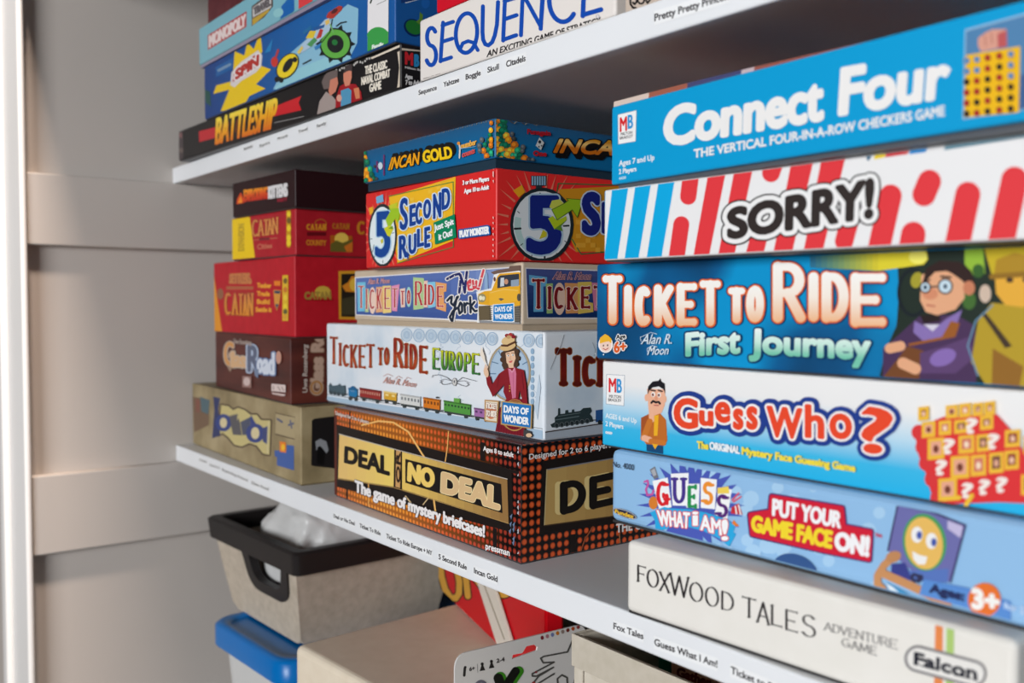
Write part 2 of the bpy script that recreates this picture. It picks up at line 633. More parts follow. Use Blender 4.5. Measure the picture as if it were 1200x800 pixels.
label_tape(lo_f, lo_b, (380, 580, 5), [
    ('Deal or No Deal', (55, 130), (178, 177), 21), ('Ticket To Ride', (208, 188), (330, 236), 23),
    ('Ticket To Ride Europe + NY', (365, 250), (632, 352), 25), ('5 Second Rule', (672, 373), (835, 437), 29), ('Incan Gold', (880, 455), (1015, 508), 31)])
label_tape(lo_f, lo_b, (660, 720, 6), [('Fox Tales', (357, 98), (565, 172), 43), ('Guess What I Am!', (645, 213), (1085, 370), 47)])
label_tape(lo_f, lo_b, (700, 680, 4.6154), [('Ticket to Ride First Journey', (725, 500), (1290, 735), 38), ])
label_tape(lo_f, lo_b, (210, 440, 5.7143), [('Catan', (138, 568), (186, 583), 13), ('Settlers', (206, 602), (272, 622), 13),
                                            ('Exploding Kittens', (290, 634), (462, 708), 15), ('Glass Road', (486, 722), (600, 768), 17)])
label_tape(up_f, up_b, (460, 0, 3), [('Sequence', (92, 334), (155, 315), 16), ('Yahtzee', (180, 306), (234, 288), 17), ('Boggle', (258, 280), (310, 264), 18),
                                     ('Skull', (335, 256), (374, 243), 19), ('Citadels', (401, 236), (468, 214), 21)])
label_tape(up_f, up_b, (740, 0, 8), [('Pretty Pretty Princess', (220, 200), (925, -12), 66)])
label_tape(up_f, up_b, (200, 100, 8), [('Battleship', (690, 607), (770, 577), 20), ('Spin', (835, 580), (930, 545), 22), ('Monopoly', (1005, 512), (1100, 478), 22)])
label_tape(up_f, up_b, (350, 60, 8), [('Travel', (0, 770), (85, 738), 26), ('Family', (175, 718), (260, 686), 28)])

# ------------------------------------------------------------------ game boxes
# key: (x, y of front left corner, yaw, width, height, base z, depth)
BX = {
    'dom': (-0.0125, 0.0184, -1.63, 0.3049, 0.0694, 0.0, 0.30), 'glass': (0.0475, 0.0237, -3.57, 0.2246, 0.0596, 0.0694, 0.30),
    'settl': (0.0549, 0.0201, -0.46, 0.2079, 0.0742, 0.1290, 0.29), 'catan': (0.1246, 0.0139, 1.78, 0.1411, 0.0422, 0.2032, 0.24),
    'expl': (0.1345, 0.0111, 2.03, 0.1363, 0.0344, 0.2454, 0.20),
    'deal': (0.3478, 0.0138, -0.99, 0.2588, 0.0745, 0.0, 0.27), 'ttre': (0.3116, 0.0251, -0.07, 0.2980, 0.0690, 0.0745, 0.298),
    'ttny': (0.3636, 0.0249, 0.15, 0.2230, 0.0438, 0.1434, 0.18), 'five': (0.4047, 0.0133, -1.35, 0.1764, 0.0585, 0.1872, 0.26),
    'incan': (0.4134, 0.0074, 0.59, 0.1663, 0.0312, 0.2458, 0.25),
    'fox': (0.7095, -0.0015, 2.76, 0.1932, 0.0381, 0.0, 0.26), 'what': (0.6740, 0.0204, 0.10, 0.36, 0.0412, 0.0381, 0.24),
    'who': (0.6633, 0.0238, 0.96, 0.40, 0.0488, 0.0793, 0.26), 'first': (0.6498, 0.0313, -0.04, 0.31, 0.0557, 0.1281, 0.31),
    'sorry': (0.6762, 0.0124, 0.14, 0.40, 0.0393, 0.1838, 0.26), 'conn': (0.6823, 0.0118, -2.87, 0.40, 0.0443, 0.2231, 0.26),
    'battle': (0.0380, -0.0101, 1.28, 0.4430, 0.0319, 0.3109, 0.27), 'blue': (0.1157, -0.0096, 0.92, 0.3635, 0.0526, 0.3428, 0.26),
    'mono': (0.1080, -0.0117, 0.35, 0.40, 0.0391, 0.3954, 0.26), 'seq': (0.5042, 0.0007, 0.64, 0.1901, 0.0420, 0.3109, 0.26),
    'maroon': (0.112, -0.004, 0.5, 0.25, 0.055, 0.4345, 0.2), 'redtop': (0.5226, 0.0025, 0.4, 0.165, 0.045, 0.3529, 0.2),
    'beige': (0.700, 0.004, 0.0, 0.30, 0.045, 0.3109, 0.25),
}


class Game:
    def __init__(s, key, label, lid_m, base_m=None, gap=0.0008, bev=0.0012, group='game boxes', bulge=0, top_m=None, base_in=0.0012):
        x, y, yaw, w, h, z, d = BX[key]
        s.root = empty('board_game_box', (x, y, z), R(yaw), label, 'board game', group)
        mw = Matrix.Translation((x, y, z)) @ Matrix.Rotation(R(yaw), 4, 'Z')
        s.base = link('box_base', box_bm(base_in, w - base_in, base_in, d - base_in, 0.0, gap + 0.0004), base_m or ink((60, 58, 58)), s.root)
        s.lid = link('box_lid', box_bm(0, w, 0, d, gap, h, bev, 3), lid_m, s.root)
        fi = Vector((1, 0, 0)), Vector((0, 0, 1)), Vector((0, -1, 0))
        s.F = Face(Vector((0, 0, gap)), *fi, w, h - gap, mw, bev * .55)
        s.R = Face(Vector((w, 0, gap)), Vector((0, 1, 0)), Vector((0, 0, 1)), Vector((1, 0, 0)), d, h - gap, mw, bev * .55)
        s.T = Face(Vector((0, 0, h)), Vector((1, 0, 0)), Vector((0, 1, 0)), Vector((0, 0, 1)), w, d, mw, bev)
        s.w, s.h, s.d = w, h, d

    def a(s, name, face='F'):
        return Art(getattr(s, face), name, s.lid)


WHT = (244, 242, 240)
BLK = (26, 22, 22)

# ---- right stack, from the shelf up
GR = 'game boxes in the right stack'
g = Game('fox', 'plain cream game box with thin black serif title, lowest of the right stack', cloud('cream_linen_paper', [(236, 231, 222), (240, 235, 227)], 60, 0.6, bump=0.05, bscale=900), group=GR, bev=0.003)
a = g.a('title_lettering').z(720, 610, 5)
blk = (42, 36, 38)
a.serif('FOXWOOD', [(133, 266, 190, 362), (188, 285, 262, 390), (262, 306, 326, 416), (322, 318, 440, 442), (438, 362, 522, 474), (530, 388, 614, 502), (626, 420, 702, 526)], blk, 13, 4.2, 9, sl=.22)
a.serif('TALES', [(744, 452, 836, 566), (832, 478, 912, 602), (918, 500, 990, 616), (1002, 528, 1080, 646), (1094, 552, 1186, 680)], blk, 14, 4.6, 10, sl=.22)
a.done('thin black serif lettering')
a = g.a('subtitle_lettering').z(940, 650, 4.6154)
gy = (112, 108, 107)
a.serif('ADVENTURE', row((118, 360, 404, 520, 462, 512), [(0, .115), (.12, .22), (.22, .325), (.335, .42), (.43, .535), (.545, .645), (.655, .75), (.765, .87), (.885, 1)]), gy, 7, 3.2, 5, sl=.2)
a.serif('GAME', row((215, 445, 490, 408, 498, 545), [(0, .25), (.27, .48), (.5, .77), (.8, 1)]), gy, 7, 3.2, 5, sl=.2)
a.done('grey serif lettering')
a = g.a('maker_emblem').z(940, 650, 4.6154)
a.emit([[(722, 358), (763, 369), (762, 900), (712, 900)]], (238, 140, 78)).emit([[(783, 375), (824, 386), (820, 900), (776, 900)]], (178, 208, 118))
a.cap((628, 560), (928, 640), 74, (140, 136, 136)).cap((628, 560), (928, 640), 58, (238, 234, 228))
a.text('Falcon', (610, 588), (944, 674), (946, 608), (612, 526), (22, 24, 40), 5)
for xx, yy in ((622, 588), (660, 600), (720, 615), (838, 648), (870, 655), (900, 663), (940, 673)):
    a.line([(xx - 12, yy - 3), (xx + 12, yy + 3)], 9, (22, 24, 40))
a.done('oval emblem between an orange and a green stripe')

# ------------------------------------------------------------------
g = Game('what', 'light blue game box with coloured letter cards and grinning yellow face, in the right stack', ink((150, 194, 233)), group=GR, bev=0.004)
a = g.a('dot_print').z(870, 550, 3.6364)
rnd = random.Random(3)
for k in range(52):
    x, y = rnd.uniform(-160, 600), rnd.uniform(-10, 560)
    a.ell(x, y, *[rnd.choice((18, 26, 34))] * 2, (172, 210, 240))
a.done()
a = g.a('burst_print').z(700, 515, 5.925)
pts = []
for k in range(56):
    t = 2 * math.pi * k / 56
    r = (1.0 if k % 2 == 0 else 0.72) * (1 + .12 * rnd.uniform(-1, 1))
    pts.append((655 + 345 * r * math.cos(t), 455 + 330 * r * math.sin(t)))
a.emit([[(655, 455), pts[i - 1], pts[i]] for i in range(len(pts))], (76, 92, 182))
a.done()
a = g.a('illustration').z(700, 515, 5.925)
a.poly([(366, 208), (402, 185), (428, 262), (398, 276)], (120, 122, 130)).poly([(376, 214), (400, 198), (414, 244), (392, 254)], (176, 178, 184))
a.line([(330, 292), (352, 284), (356, 310), (340, 345), (350, 385), (385, 378), (392, 352)], 14, (205, 90, 165))
a.ell(392, 438, 32, 45, (222, 130, 50))
a.done('microphone, pink squiggle and orange ball')
a = g.a('megaphone_print').z(700, 515, 5.925)
a.poly([(935, 470), (985, 440), (1012, 520), (930, 512)], (205, 45, 55)).line([(962, 462), (970, 515)], 9, WHT).line([(985, 455), (998, 517)], 9, WHT)
for q in ((940, 420, 985, 370), (950, 430, 1000, 395)): a.line([q[:2], q[2:]], 12, (225, 90, 110))
a.poly([(935, 590), (950, 555), (965, 575), (990, 598), (960, 602)], (240, 130, 40))
a.done()
a = g.a('title_lettering').z(700, 515, 5.925)
cards = [[(386, 286), (492, 262), (520, 468), (432, 482)], [(514, 236), (638, 230), (632, 458), (526, 456)], [(624, 306), (714, 305), (708, 476), (622, 470)],
         [(722, 264), (834, 276), (820, 482), (722, 472)], [(848, 330), (938, 345), (905, 556), (818, 520)]]
for c in cards: a.poly(c, (250, 250, 250))
for ch, b, c in (('G', (412, 288, 502, 460), (225, 38, 48)), ('U', (528, 262, 616, 442), (72, 52, 140)), ('E', (630, 318, 700, 472), (40, 150, 85)), ('S', (732, 290, 812, 452), (245, 150, 50)), ('S', (828, 378, 916, 540), (88, 38, 118))):
    a.serif(ch, [b], c, 26, 20, 17)
a.poly([(838, 335), (915, 322), (922, 372), (838, 375)], (246, 214, 90))
a.poly([(370, 505), (470, 466), (520, 476), (640, 482), (760, 505), (905, 552), (962, 598), (950, 640), (968, 655), (920, 742), (850, 684), (740, 632), (640, 606), (530, 600), (410, 642), (405, 560)], (45, 170, 225))
rd = (226, 60, 70)
o1 = ((6, rd),)
a.text('WHAT', (436, 590), (640, 612), (646, 508), (420, 490), (252, 252, 252), 4, o1)
a.letters('i', [(668, 500, 704, 592)], (252, 252, 252), 4, o1)
a.text('AM', (724, 622), (868, 660), (862, 560), (724, 518), (252, 252, 252), 4, o1)
a.letters('!', [(872, 555, 912, 695)], (252, 252, 252), 4, o1)
a.done('coloured capitals on white cards over a blue banner')
a = g.a('slogan_lettering').z(870, 550, 3.6364)
sg = [(128, 112), (430, 162), (438, 240), (552, 262), (545, 384), (360, 348), (45, 276), (36, 190), (122, 176)]
a.poly(sg, (200, 30, 60)); a.line(sg + [sg[0]], 26, (74, 46, 110)); a.line(sg + [sg[0]], 14, (214, 32, 56)); a.poly(sg, (214, 32, 56))
a.text('PUT YOUR', (134, 192), (420, 246), (426, 182), (136, 126), (250, 248, 248), 4)
a.text('GAME FACE', (46, 258), (382, 332), (386, 264), (48, 196), (250, 220, 50), 5)
a.text('ON!', (402, 337), (540, 366), (544, 288), (404, 268), (250, 248, 248), 6)
a.t('TM', (570, 284), (598, 290), 14, (214, 60, 90), 1)
a.done('white and yellow slogan on red')
a = g.a('thumb_notch').z(870, 550, 3.6364)
a.poly([(132, 404)] + [(230 + 96 * math.cos(R(t)), 432 + 74 * math.sin(R(t)) + .2 * 96 * math.cos(R(t))) for t in range(190, 350, 12)] + [(322, 470), (132, 470)], (52, 88, 142))
a.done('dark blue half-round cutout')
a = g.a('small_print').z(700, 515, 5.925)
a.text('No. 4000', (115, 186), (262, 212), (263, 172), (118, 150), (62, 74, 92), .3)
a.ell(198, 512, 88, 27, (40, 44, 70), 20).ring(198, 512, 84, 23, 4, (200, 205, 215), 20)
a.text('Fundex', (132, 506), (258, 546), (262, 520), (134, 482), (238, 190, 60), 2)
a.done()
a = g.a('face_illustration').z(870, 550, 3.6364)
a.poly([(668, 148), (820, 182), (956, 236), (892, 478), (740, 440), (624, 342)], (112, 112, 172)).poly([(880, 215), (945, 240), (935, 290), (880, 250)], (200, 190, 224))
a.poly([(700, 430), (885, 420), (880, 480), (700, 470)], (90, 120, 190))
sq = [(668, 148), (820, 182), (956, 236), (892, 478)]
a.line(sq, 8, (62, 58, 100)).line([(668, 148), (626, 342)], 8, (62, 58, 100))
a.ell(782, 308, 92, 122, (72, 160, 90), -8).ell(780, 312, 80, 112, (238, 190, 98), -8)
a.ell(750, 276, 24, 34, WHT).ell(812, 302, 24, 34, WHT).ell(760, 278, 12, 18, (70, 90, 170)).ell(822, 308, 12, 18, (70, 90, 170))
a.poly([(730, 345), (760, 362), (795, 370), (785, 402), (755, 402), (735, 380)], WHT)
a.poly([(640, 400), (700, 395), (730, 470), (640, 450)], (60, 66, 140)).poly([(620, 480), (700, 520), (760, 560), (640, 545)], (50, 150, 205)).poly([(620, 482), (650, 500), (690, 535), (640, 530)], (230, 240, 248))
br_ = (206, 146, 96)
a.line([(655, 365), (610, 405), (582, 450), (582, 485), (605, 508)], 32, br_).line([(605, 440), (700, 482), (800, 530), (880, 578)], 36, br_)
a.ell(650, 370, 34, 24, (196, 138, 92), -20)
a.text('CF', (725, 470), (772, 480), (772, 452), (728, 440), (52, 52, 84), 5)
a.emit([[(780, 465), (960, 500), (1150, 560), (1150, 640), (760, 530)]], (92, 144, 212))
a.text('Ages:', (806, 518), (950, 556), (952, 520), (808, 484), (38, 48, 92), 4)
a.ell(1038, 552, 70, 72, (238, 118, 48), 10)
a.text('3+', (990, 585), (1098, 598), (1096, 528), (988, 506), (250, 246, 240), 7)
a.text('for 2 or more', (1122, 588), (1380, 660), (1380, 630), (1122, 562), (190, 214, 244), 2)
a.done('grinning yellow face held in a purple frame')

# ------------------------------------------------------------------
g = Game('who', 'white and blue game box with red cartoon title and red board of faces', grad([(30, 180, 230), (60, 186, 232), (190, 222, 240), (242, 240, 238), (244, 242, 240)], 0.0, 0.0488), group=GR)


def mb_logo(a, quad, mq, bq, t1, t2, cap_, edge=3):
    a.poly(rounded_poly(quad, 8), (250, 248, 246)); a.line(quad + [quad[0]], edge, (150, 160, 175))
    a.letters('M', [mq], (226, 44, 50), 2.5, sl=t1[4])
    a.letters('B', [bq], (40, 150, 215), 2.5, sl=t1[4])
    a.t('MILTON', t1[:2], t1[2:4], cap_, BLK, cap_ * .015)
    a.t('BRADLEY', t2[:2], t2[2:4], cap_, BLK, cap_ * .015)


a = g.a('maker_emblem').z(690, 415, 5.7143)
mb_logo(a, [(120, 134), (240, 141), (236, 345), (116, 332)], (136, 162, 182, 252), (190, 167, 220, 256), (137, 290, 216, 295, .05), (132, 314, 219, 320), 19)
a.done('white emblem with red and blue capitals')
a = g.a('small_print').z(690, 415, 5.7143)
a.t('AGES 6 and Up', (114, 424), (321, 460), 31, (238, 246, 250), 1).t('2 Players', (114, 478), (233, 499), 31, (238, 246, 250), 1).t('00009', (114, 530), (158, 537), 16, (238, 246, 250), 1)
a.done()
a = g.a('illustration').z(690, 415, 5.7143)
sk = (242, 182, 150)
a.poly([(388, 600), (500, 608), (500, 695), (390, 685)], (24, 74, 116))
a.poly([(352, 425), (405, 398), (480, 395), (520, 440), (528, 575), (512, 612), (385, 600), (350, 545)], (196, 110, 44)).poly([(352, 425), (400, 402), (398, 520), (352, 545)], (168, 84, 42))
a.poly([(440, 410), (470, 405), (462, 545), (438, 545)], (244, 180, 40)).poly([(425, 596), (470, 598), (446, 635)], (244, 180, 40))
a.poly([(392, 230), (515, 235), (512, 340), (490, 392), (440, 410), (402, 370)], sk).ell(388, 290, 12, 24, sk).ell(514, 300, 10, 22, sk)
a.poly([(396, 270), (400, 215), (430, 182), (470, 176), (482, 160), (490, 182), (512, 196), (514, 262), (500, 232), (470, 215), (430, 222), (410, 240)], (30, 28, 34))
a.line([(418, 240), (448, 244)], 10, (30, 28, 34)).line([(468, 240), (494, 248)], 10, (30, 28, 34))
a.ell(434, 268, 13, 17, (250, 246, 240)).ell(474, 272, 12, 16, (250, 246, 240)).ell(432, 270, 7, 10, (120, 40, 30)).ell(472, 273, 7, 10, (120, 40, 30))
a.ell(454, 296, 11, 18, (232, 160, 128))
a.line([(422, 325), (434, 312), (452, 322), (470, 318), (480, 330)], 14, (30, 28, 34)).line([(442, 340), (470, 342)], 7, (190, 80, 80))
a.line([(420, 350), (425, 440)], 34, sk).line([(432, 352), (450, 380), (470, 372)], 20, sk)
a.line([(412, 450), (370, 560)], 40, (206, 120, 48)).line([(375, 560), (410, 572)], 40, sk).line([(420, 580), (505, 592)], 34, (206, 120, 48))
a.done('man in a brown jacket with a hand at his chin')
a = g.a('title_lettering').z(690, 415, 5.7143)
k = 5.7143 / 3.75
cv = lambda x0, y0, x1, y1: ((880 + x0 / 3.75 - 690) * 5.7143, (430 + y0 / 3.75 - 415) * 5.7143, (880 + x1 / 3.75 - 690) * 5.7143, (430 + y1 / 3.75 - 415) * 5.7143)
bxs = [(590, 300, 735, 488), (760, 385, 838, 470), (866, 325, 952, 448), (988, 370, 1040, 495), (1078, 355, 1136, 495), cv(84, 180, 230, 305), cv(252, 170, 326, 306), cv(360, 208, 448, 310), cv(500, 180, 628, 375)]
a.letters('GuessWho?', bxs, (238, 74, 42), 10, ((46, (34, 62, 142)), (15, (250, 246, 242))), sl=.08)
a.done('red letters outlined in white and navy')
a = g.a('subtitle_lettering').z(690, 500, 2.3529)
a.t('The', (305, 58), (335, 61), 19, (250, 226, 70), 1.2).t('ORIGINAL', (340, 60), (422, 73), 19, (244, 248, 250), 1.2).t('Mystery Face Guessing Game', (429, 74), (740, 122), 19, (250, 226, 70), 1.4)
a.done()
a = g.a('board_illustration').z(880, 430, 3.75)
a.poly([(728, 275), (770, 250), (860, 215), (1090, 205), (1150, 270), (1320, 560), (1300, 600), (1100, 590), (850, 600), (800, 545), (780, 470), (745, 380)], (226, 52, 54))
for bx in ((728, 265), (745, 330), (760, 400), (785, 470), (810, 550)): a.ell(bx[0] + 20, bx[1] + 20, 32, 34, (222, 56, 58))
fr = [(745, 175, 793, 236), (866, 168, 920, 226), (925, 160, 978, 222), (984, 158, 1032, 216), (1036, 152, 1084, 212), (762, 240, 822, 310), (836, 236, 892, 300), (904, 232, 966, 292), (1018, 214, 1076, 276),
      (788, 312, 862, 406), (924, 300, 994, 380), (1002, 296, 1062, 372), (1128, 276, 1196, 352), (890, 390, 972, 490), (978, 385, 1046, 478), (1058, 376, 1122, 466), (1126, 366, 1190, 450), (836, 488, 918, 586), (1210, 300, 1275, 380), (1200, 470, 1280, 560)]
for i, (x0, y0, x1, y1) in enumerate(fr):
    a.rect(x0, y0, x1, y1, (244, 190, 60), -6)
    a.rect(x0 + 14, y0 + 14, x1 - 14, y1 - 20, ((150, 60, 46), (236, 168, 140), (214, 120, 100), (120, 70, 60))[i % 4], -4)
    a.ell((x0 + x1) / 2, (y0 + y1) / 2 - 2, (x1 - x0) * .16, (y1 - y0) * .18, ((240, 196, 166), (120, 60, 44), (250, 220, 190), (226, 170, 140))[i % 4])
for x, y in ((850, 445), (884, 352), (965, 545), (1040, 530), (1116, 520), (1080, 330), (985, 262)):
    a.t('?', (x - 22, y + 25), (x + 22, y + 22), 60, (250, 236, 226), 4)
a.line([(862, 575), (930, 570)], 20, (244, 196, 60)).line([(960, 600), (985, 560)], 20, (244, 196, 60))
a.done('red board of small face cards in yellow frames')

# ------------------------------------------------------------------
nm = cloud('blue_night_print', [(16, 60, 98), (14, 92, 145), (12, 150, 208)], 16, 0.4, detail=1.5, lo=.36, hi=.62, stretch=(1, 1, 0.8))
g = Game('first', 'dark blue game box with large cream title and two cartoon travellers, in the right stack', nm, group=GR)
a = g.a('illustration').z(880, 280, 3.75)
a.emit([[(640, 20), (1700, -30), (1700, 660), (560, 620), (600, 470), (640, 380), (650, 240)]], (36, 48, 40))
a.blend([(260, 70), (560, 45), (560, 140), (260, 125)], (40, 110, 150), (225, 206, 50), 12).emit([[(560, 45), (772, 42), (778, 90), (760, 112), (560, 140)]], (228, 212, 52)).ell(735, 78, 40, 32, (250, 240, 110))
a.emit([[(940, 40), (1020, 30), (1030, 150), (980, 160), (940, 110)]], (150, 190, 60)).emit([[(1020, 20), (1700, -20), (1700, 200), (1060, 160)]], (206, 180, 40))
a.ring(715, 235, 65, 100, 14, (26, 34, 40)).ell(730, 180, 26, 36, (170, 160, 50), 20)
a.ell(960, 270, 30, 40, (70, 110, 50)).ell(1000, 140, 26, 30, (60, 100, 46))
dk = (52, 34, 32)
a.poly([(582, 480), (640, 430), (740, 340), (900, 330), (985, 380), (1000, 500), (990, 640), (580, 620)], (76, 52, 88))
a.poly([(720, 360), (760, 380), (800, 400), (860, 350), (930, 310), (900, 390), (830, 440), (760, 450), (715, 410)], (140, 116, 180)).poly([(760, 375), (830, 375), (800, 405)], (220, 214, 228))
a.poly([(745, 335), (830, 330), (835, 360), (760, 370)], (42, 30, 30))
a.poly([(700, 470), (900, 430), (920, 370), (880, 360), (840, 430), (690, 460)], (158, 92, 40)).poly([(580, 610), (690, 470), (760, 490), (740, 620)], (120, 72, 40))
a.poly([(745, 500), (850, 470), (960, 430), (985, 520), (900, 590), (745, 590)], (96, 68, 112)).ell(845, 520, 60, 36, (140, 110, 180), -20)
sk = (234, 172, 132)
a.poly([(750, 160), (800, 130), (870, 140), (940, 190), (940, 260), (900, 310), (820, 335), (770, 320), (745, 270)], sk)
a.poly([(755, 200), (770, 130), (830, 95), (920, 100), (970, 140), (985, 200), (945, 200), (915, 165), (860, 140), (810, 145)], dk).ell(960, 215, 26, 32, (206, 130, 96))
a.ell(790, 240, 34, 26, (220, 144, 108))
for gx, gy, gr in ((768, 212, 22), (856, 208, 30)): a.ell(gx, gy, gr, gr * 1.05, (206, 226, 236)); a.ring(gx, gy, gr, gr * 1.05, 7, (60, 52, 56)); a.ell(gx, gy, 9, 11, (60, 80, 100))
a.line([(790, 210), (826, 208)], 7, (60, 52, 56)).line([(775, 290), (810, 295)], 6, (190, 100, 80)).line([(760, 185), (788, 180)], 8, dk).line([(838, 165), (880, 168)], 10, dk)
a.line([(612, 480), (660, 470)], 44, sk).line([(670, 545), (725, 570)], 50, sk)
yl = (196, 160, 46)
a.poly([(1000, 360), (1060, 280), (1160, 290), (1230, 280), (1400, 330), (1420, 660), (1040, 650), (970, 540)], (186, 156, 44)).poly([(1010, 320), (1040, 330), (1150, 470), (1120, 480)], (70, 54, 40)).poly([(1065, 480), (1200, 560), (1180, 660), (1060, 650)], (150, 104, 40))
a.poly([(1075, 170), (1240, 165), (1245, 260), (1200, 300), (1120, 290), (1080, 240)], (236, 176, 62)).poly([(1070, 165), (1080, 90), (1160, 60), (1260, 80), (1280, 165), (1180, 150)], (180, 140, 40)).line([(1060, 165), (1270, 150)], 24, (150, 110, 36))
a.ell(1140, 180, 16, 12, (70, 50, 40)).ell(1210, 178, 14, 12, (70, 50, 40)).ell(1032, 240, 26, 40, (214, 190, 170))
a.line([(1065, 290), (990, 360), (955, 470), (1000, 600)], 7, (110, 150, 176))
a.done('cartoon travellers, one with round glasses and one in yellow')
a = g.a('title_lettering').z(690, 290, 5.3333)
k = 5.3333 / 3.75
cv = lambda x0, y0, x1, y1: ((880 + x0 / 3.75 - 690) * 5.3333, (280 + y0 / 3.75 - 290) * 5.3333, (880 + x1 / 3.75 - 690) * 5.3333, (280 + y1 / 3.75 - 290) * 5.3333)
o2 = ((16, (20, 58, 100)), (9, (232, 104, 40)))
fil = [(246, 188, 140), (254, 240, 226), (255, 252, 246)]
a.serif('TICKETTO', [(88, 175, 222, 475), (226, 238, 278, 486), (292, 242, 398, 488), (414, 235, 538, 488), (556, 224, 688, 486), (696, 207, 836, 486), (874, 250, 988, 468), (990, 240, 1102, 466)], fil, 50, 42, 4, o2)
a.serif('RIDE', [cv(102, 104, 246, 362), cv(256, 150, 306, 358), cv(316, 148, 436, 362), cv(444, 152, 604, 382)], fil, 62, 50, 5, o2)
a.done('cream capitals outlined in orange')
a = g.a('subtitle_lettering').z(690, 280, 2.3529)
o3 = ((5, (18, 66, 108)),)
mint = [(120, 200, 172), (206, 238, 224), (240, 250, 246)]
a.text('First', (274, 320), (418, 312), (420, 246), (274, 262), mint, 4, o3).text('Journey', (450, 312), (778, 330), (778, 262), (452, 250), mint, 4.5, o3)
a.done('mint green lettering')
a = g.a('small_print').z(690, 290, 5.3333)
a.ell(115, 605, 46, 52, (250, 246, 244)).ell(115, 612, 36, 38, (248, 214, 196)).poly([(78, 600), (80, 565), (100, 548), (112, 540), (130, 548), (152, 570), (152, 600), (135, 585), (110, 590)], (246, 186, 50))
a.ell(102, 612, 4, 6, BLK).ell(128, 610, 4, 6, BLK).line([(100, 630), (115, 638), (132, 628)], 5, (190, 70, 60))
a.text('Age', (182, 572), (240, 566), (240, 540), (182, 546), BLK, 1.5, ((5, (250, 250, 250)),)).text('6+', (172, 655), (244, 645), (244, 588), (172, 590), (226, 96, 36), 4, ((5, (250, 250, 250)),))
a.text('Alan R.', (338, 602), (530, 600), (544, 540), (360, 542), (222, 234, 242), .6).text('Moon', (378, 670), (506, 666), (518, 614), (396, 616), (222, 234, 242), .6)
a.line([(340, 585), (335, 560), (370, 545), (400, 530), (440, 540)], 3, (222, 234, 242)).line([(380, 655), (378, 630), (410, 612), (440, 620)], 3, (222, 234, 242))
for wx, wy in ((50, 662), (105, 668), (403, 713), (642, 728)): a.ell(wx, wy, 4, 5, (225, 238, 245))
a.done()

# ------------------------------------------------------------------
g = Game('sorry', 'white game box with slanted red and blue stripes and dark title, in the right stack', ink((242, 240, 239)), group=GR)
bl_, rd_ = (10, 172, 228), (232, 60, 66)
a = g.a('stripe_print').z(700, 190, 4.6154)
for q in ([(28, 160), (44, 150), (36, 470), (28, 470)], [(80, 148), (168, 136), (103, 560), (33, 560)], [(205, 132), (290, 120), (217, 555), (143, 555)], [(330, 116), (418, 102), (342, 545), (262, 550)]):
    a.emit([q], bl_)
for q in ([(597, 80), (693, 66), (600, 530), (515, 535)], [(739, 58), (840, 42), (738, 520), (650, 525)], [(1046, 20), (1168, 0), (1050, 505), (948, 512)]):
    a.emit([q], rd_)
a.cap((508, 60), (492, 186), 44, rd_).cap((455, 335), (420, 580), 43, rd_).cap((960, 0), (940, 60), 48, rd_).cap((905, 300), (838, 540), 46, rd_)
a.z(940, 150, 4.6154)
a.emit([[(104, 175), (237, 150), (106, 690), (3, 695)]], rd_)
for p, q, r in (((290, 380), (228, 612), 50), ((480, 365), (405, 700), 60), ((690, 288), (660, 360), 63), ((603, 572), (580, 700), 66), ((898, 358), (826, 700), 68), ((1150, 280), (1060, 700), 72), ((1420, 150), (1300, 700), 75), ((1720, 300), (1640, 700), 80)):
    a.cap(p, q, r, rd_)
a.emit([[(396, 120), (452, 112), (450, 158), (390, 170)]], (246, 214, 40)).emit([[(456, 112), (588, 95), (572, 140), (452, 158)]], (222, 50, 58)).emit([[(592, 95), (694, 78), (668, 130), (580, 142)]], (20, 140, 214))
a.emit([[(782, 60), (1900, -130), (1900, -60), (770, 120)]], (112, 152, 168)).emit([[(345, 140), (382, 134), (364, 176), (354, 176)]], (60, 110, 140))
a.done('slanted red and blue stripes')
a = g.a('title_lettering').z(700, 0, 2.4)
a.line([(392, 626), (740, 570)], 60, (244, 242, 240)); a.text('SORRY!', (372, 668), (772, 608), (776, 506), (372, 592), (52, 44, 42), 6.5, ((17.5, (40, 34, 34)), (13, (244, 242, 240))))
a.done('dark letters with white outline')

# ------------------------------------------------------------------
g = Game('conn', 'bright blue game box with white rounded title, topmost of the right stack', ink((6, 160, 216)), ink((88, 92, 98)), 0.0022, group=GR, base_in=0.003)
a = g.a('maker_emblem').z(700, 80, 5.3333)
mb_logo(a, [(129, 290), (245, 262), (240, 456), (131, 475)], (143, 306, 184, 392), (193, 292, 222, 374), (147, 420, 220, 408, -.2), (142, 446, 223, 430), 17)
a.done('white emblem with red and blue capitals')
a = g.a('small_print').z(700, 80, 5.3333)
a.t('Ages 7 and Up', (137, 612), (357, 572), 34, (244, 248, 250), 1.1).t('2 Players', (137, 662), (245, 642), 30, (244, 248, 250), 1.1).t('4430', (137, 698), (180, 690), 17, (200, 232, 246), 1)
a.line([(175, 728), (230, 722), (270, 715), (345, 708)], 7, (196, 220, 230)).line([(712, 636), (730, 634)], 7, (225, 236, 240)).ell(548, 682, 5, 4, (225, 236, 240))
a.done()
a = g.a('title_lettering').z(700, 0, 2.4)
a.text('Connect', (190, 408), (632, 334), (634, 214), (196, 308), (246, 243, 240), 7).text('Four', (684, 320), (982, 270), (992, 146), (692, 196), (246, 243, 240), 7.5)
a.text('THE VERTICAL FOUR-IN-A-ROW CHECKERS GAME', (273, 444), (978, 325), (978, 297), (273, 421), (246, 243, 240), 1)
a.done('white rounded lettering')
a = g.a('photo_print').z(880, 0, 3.75)
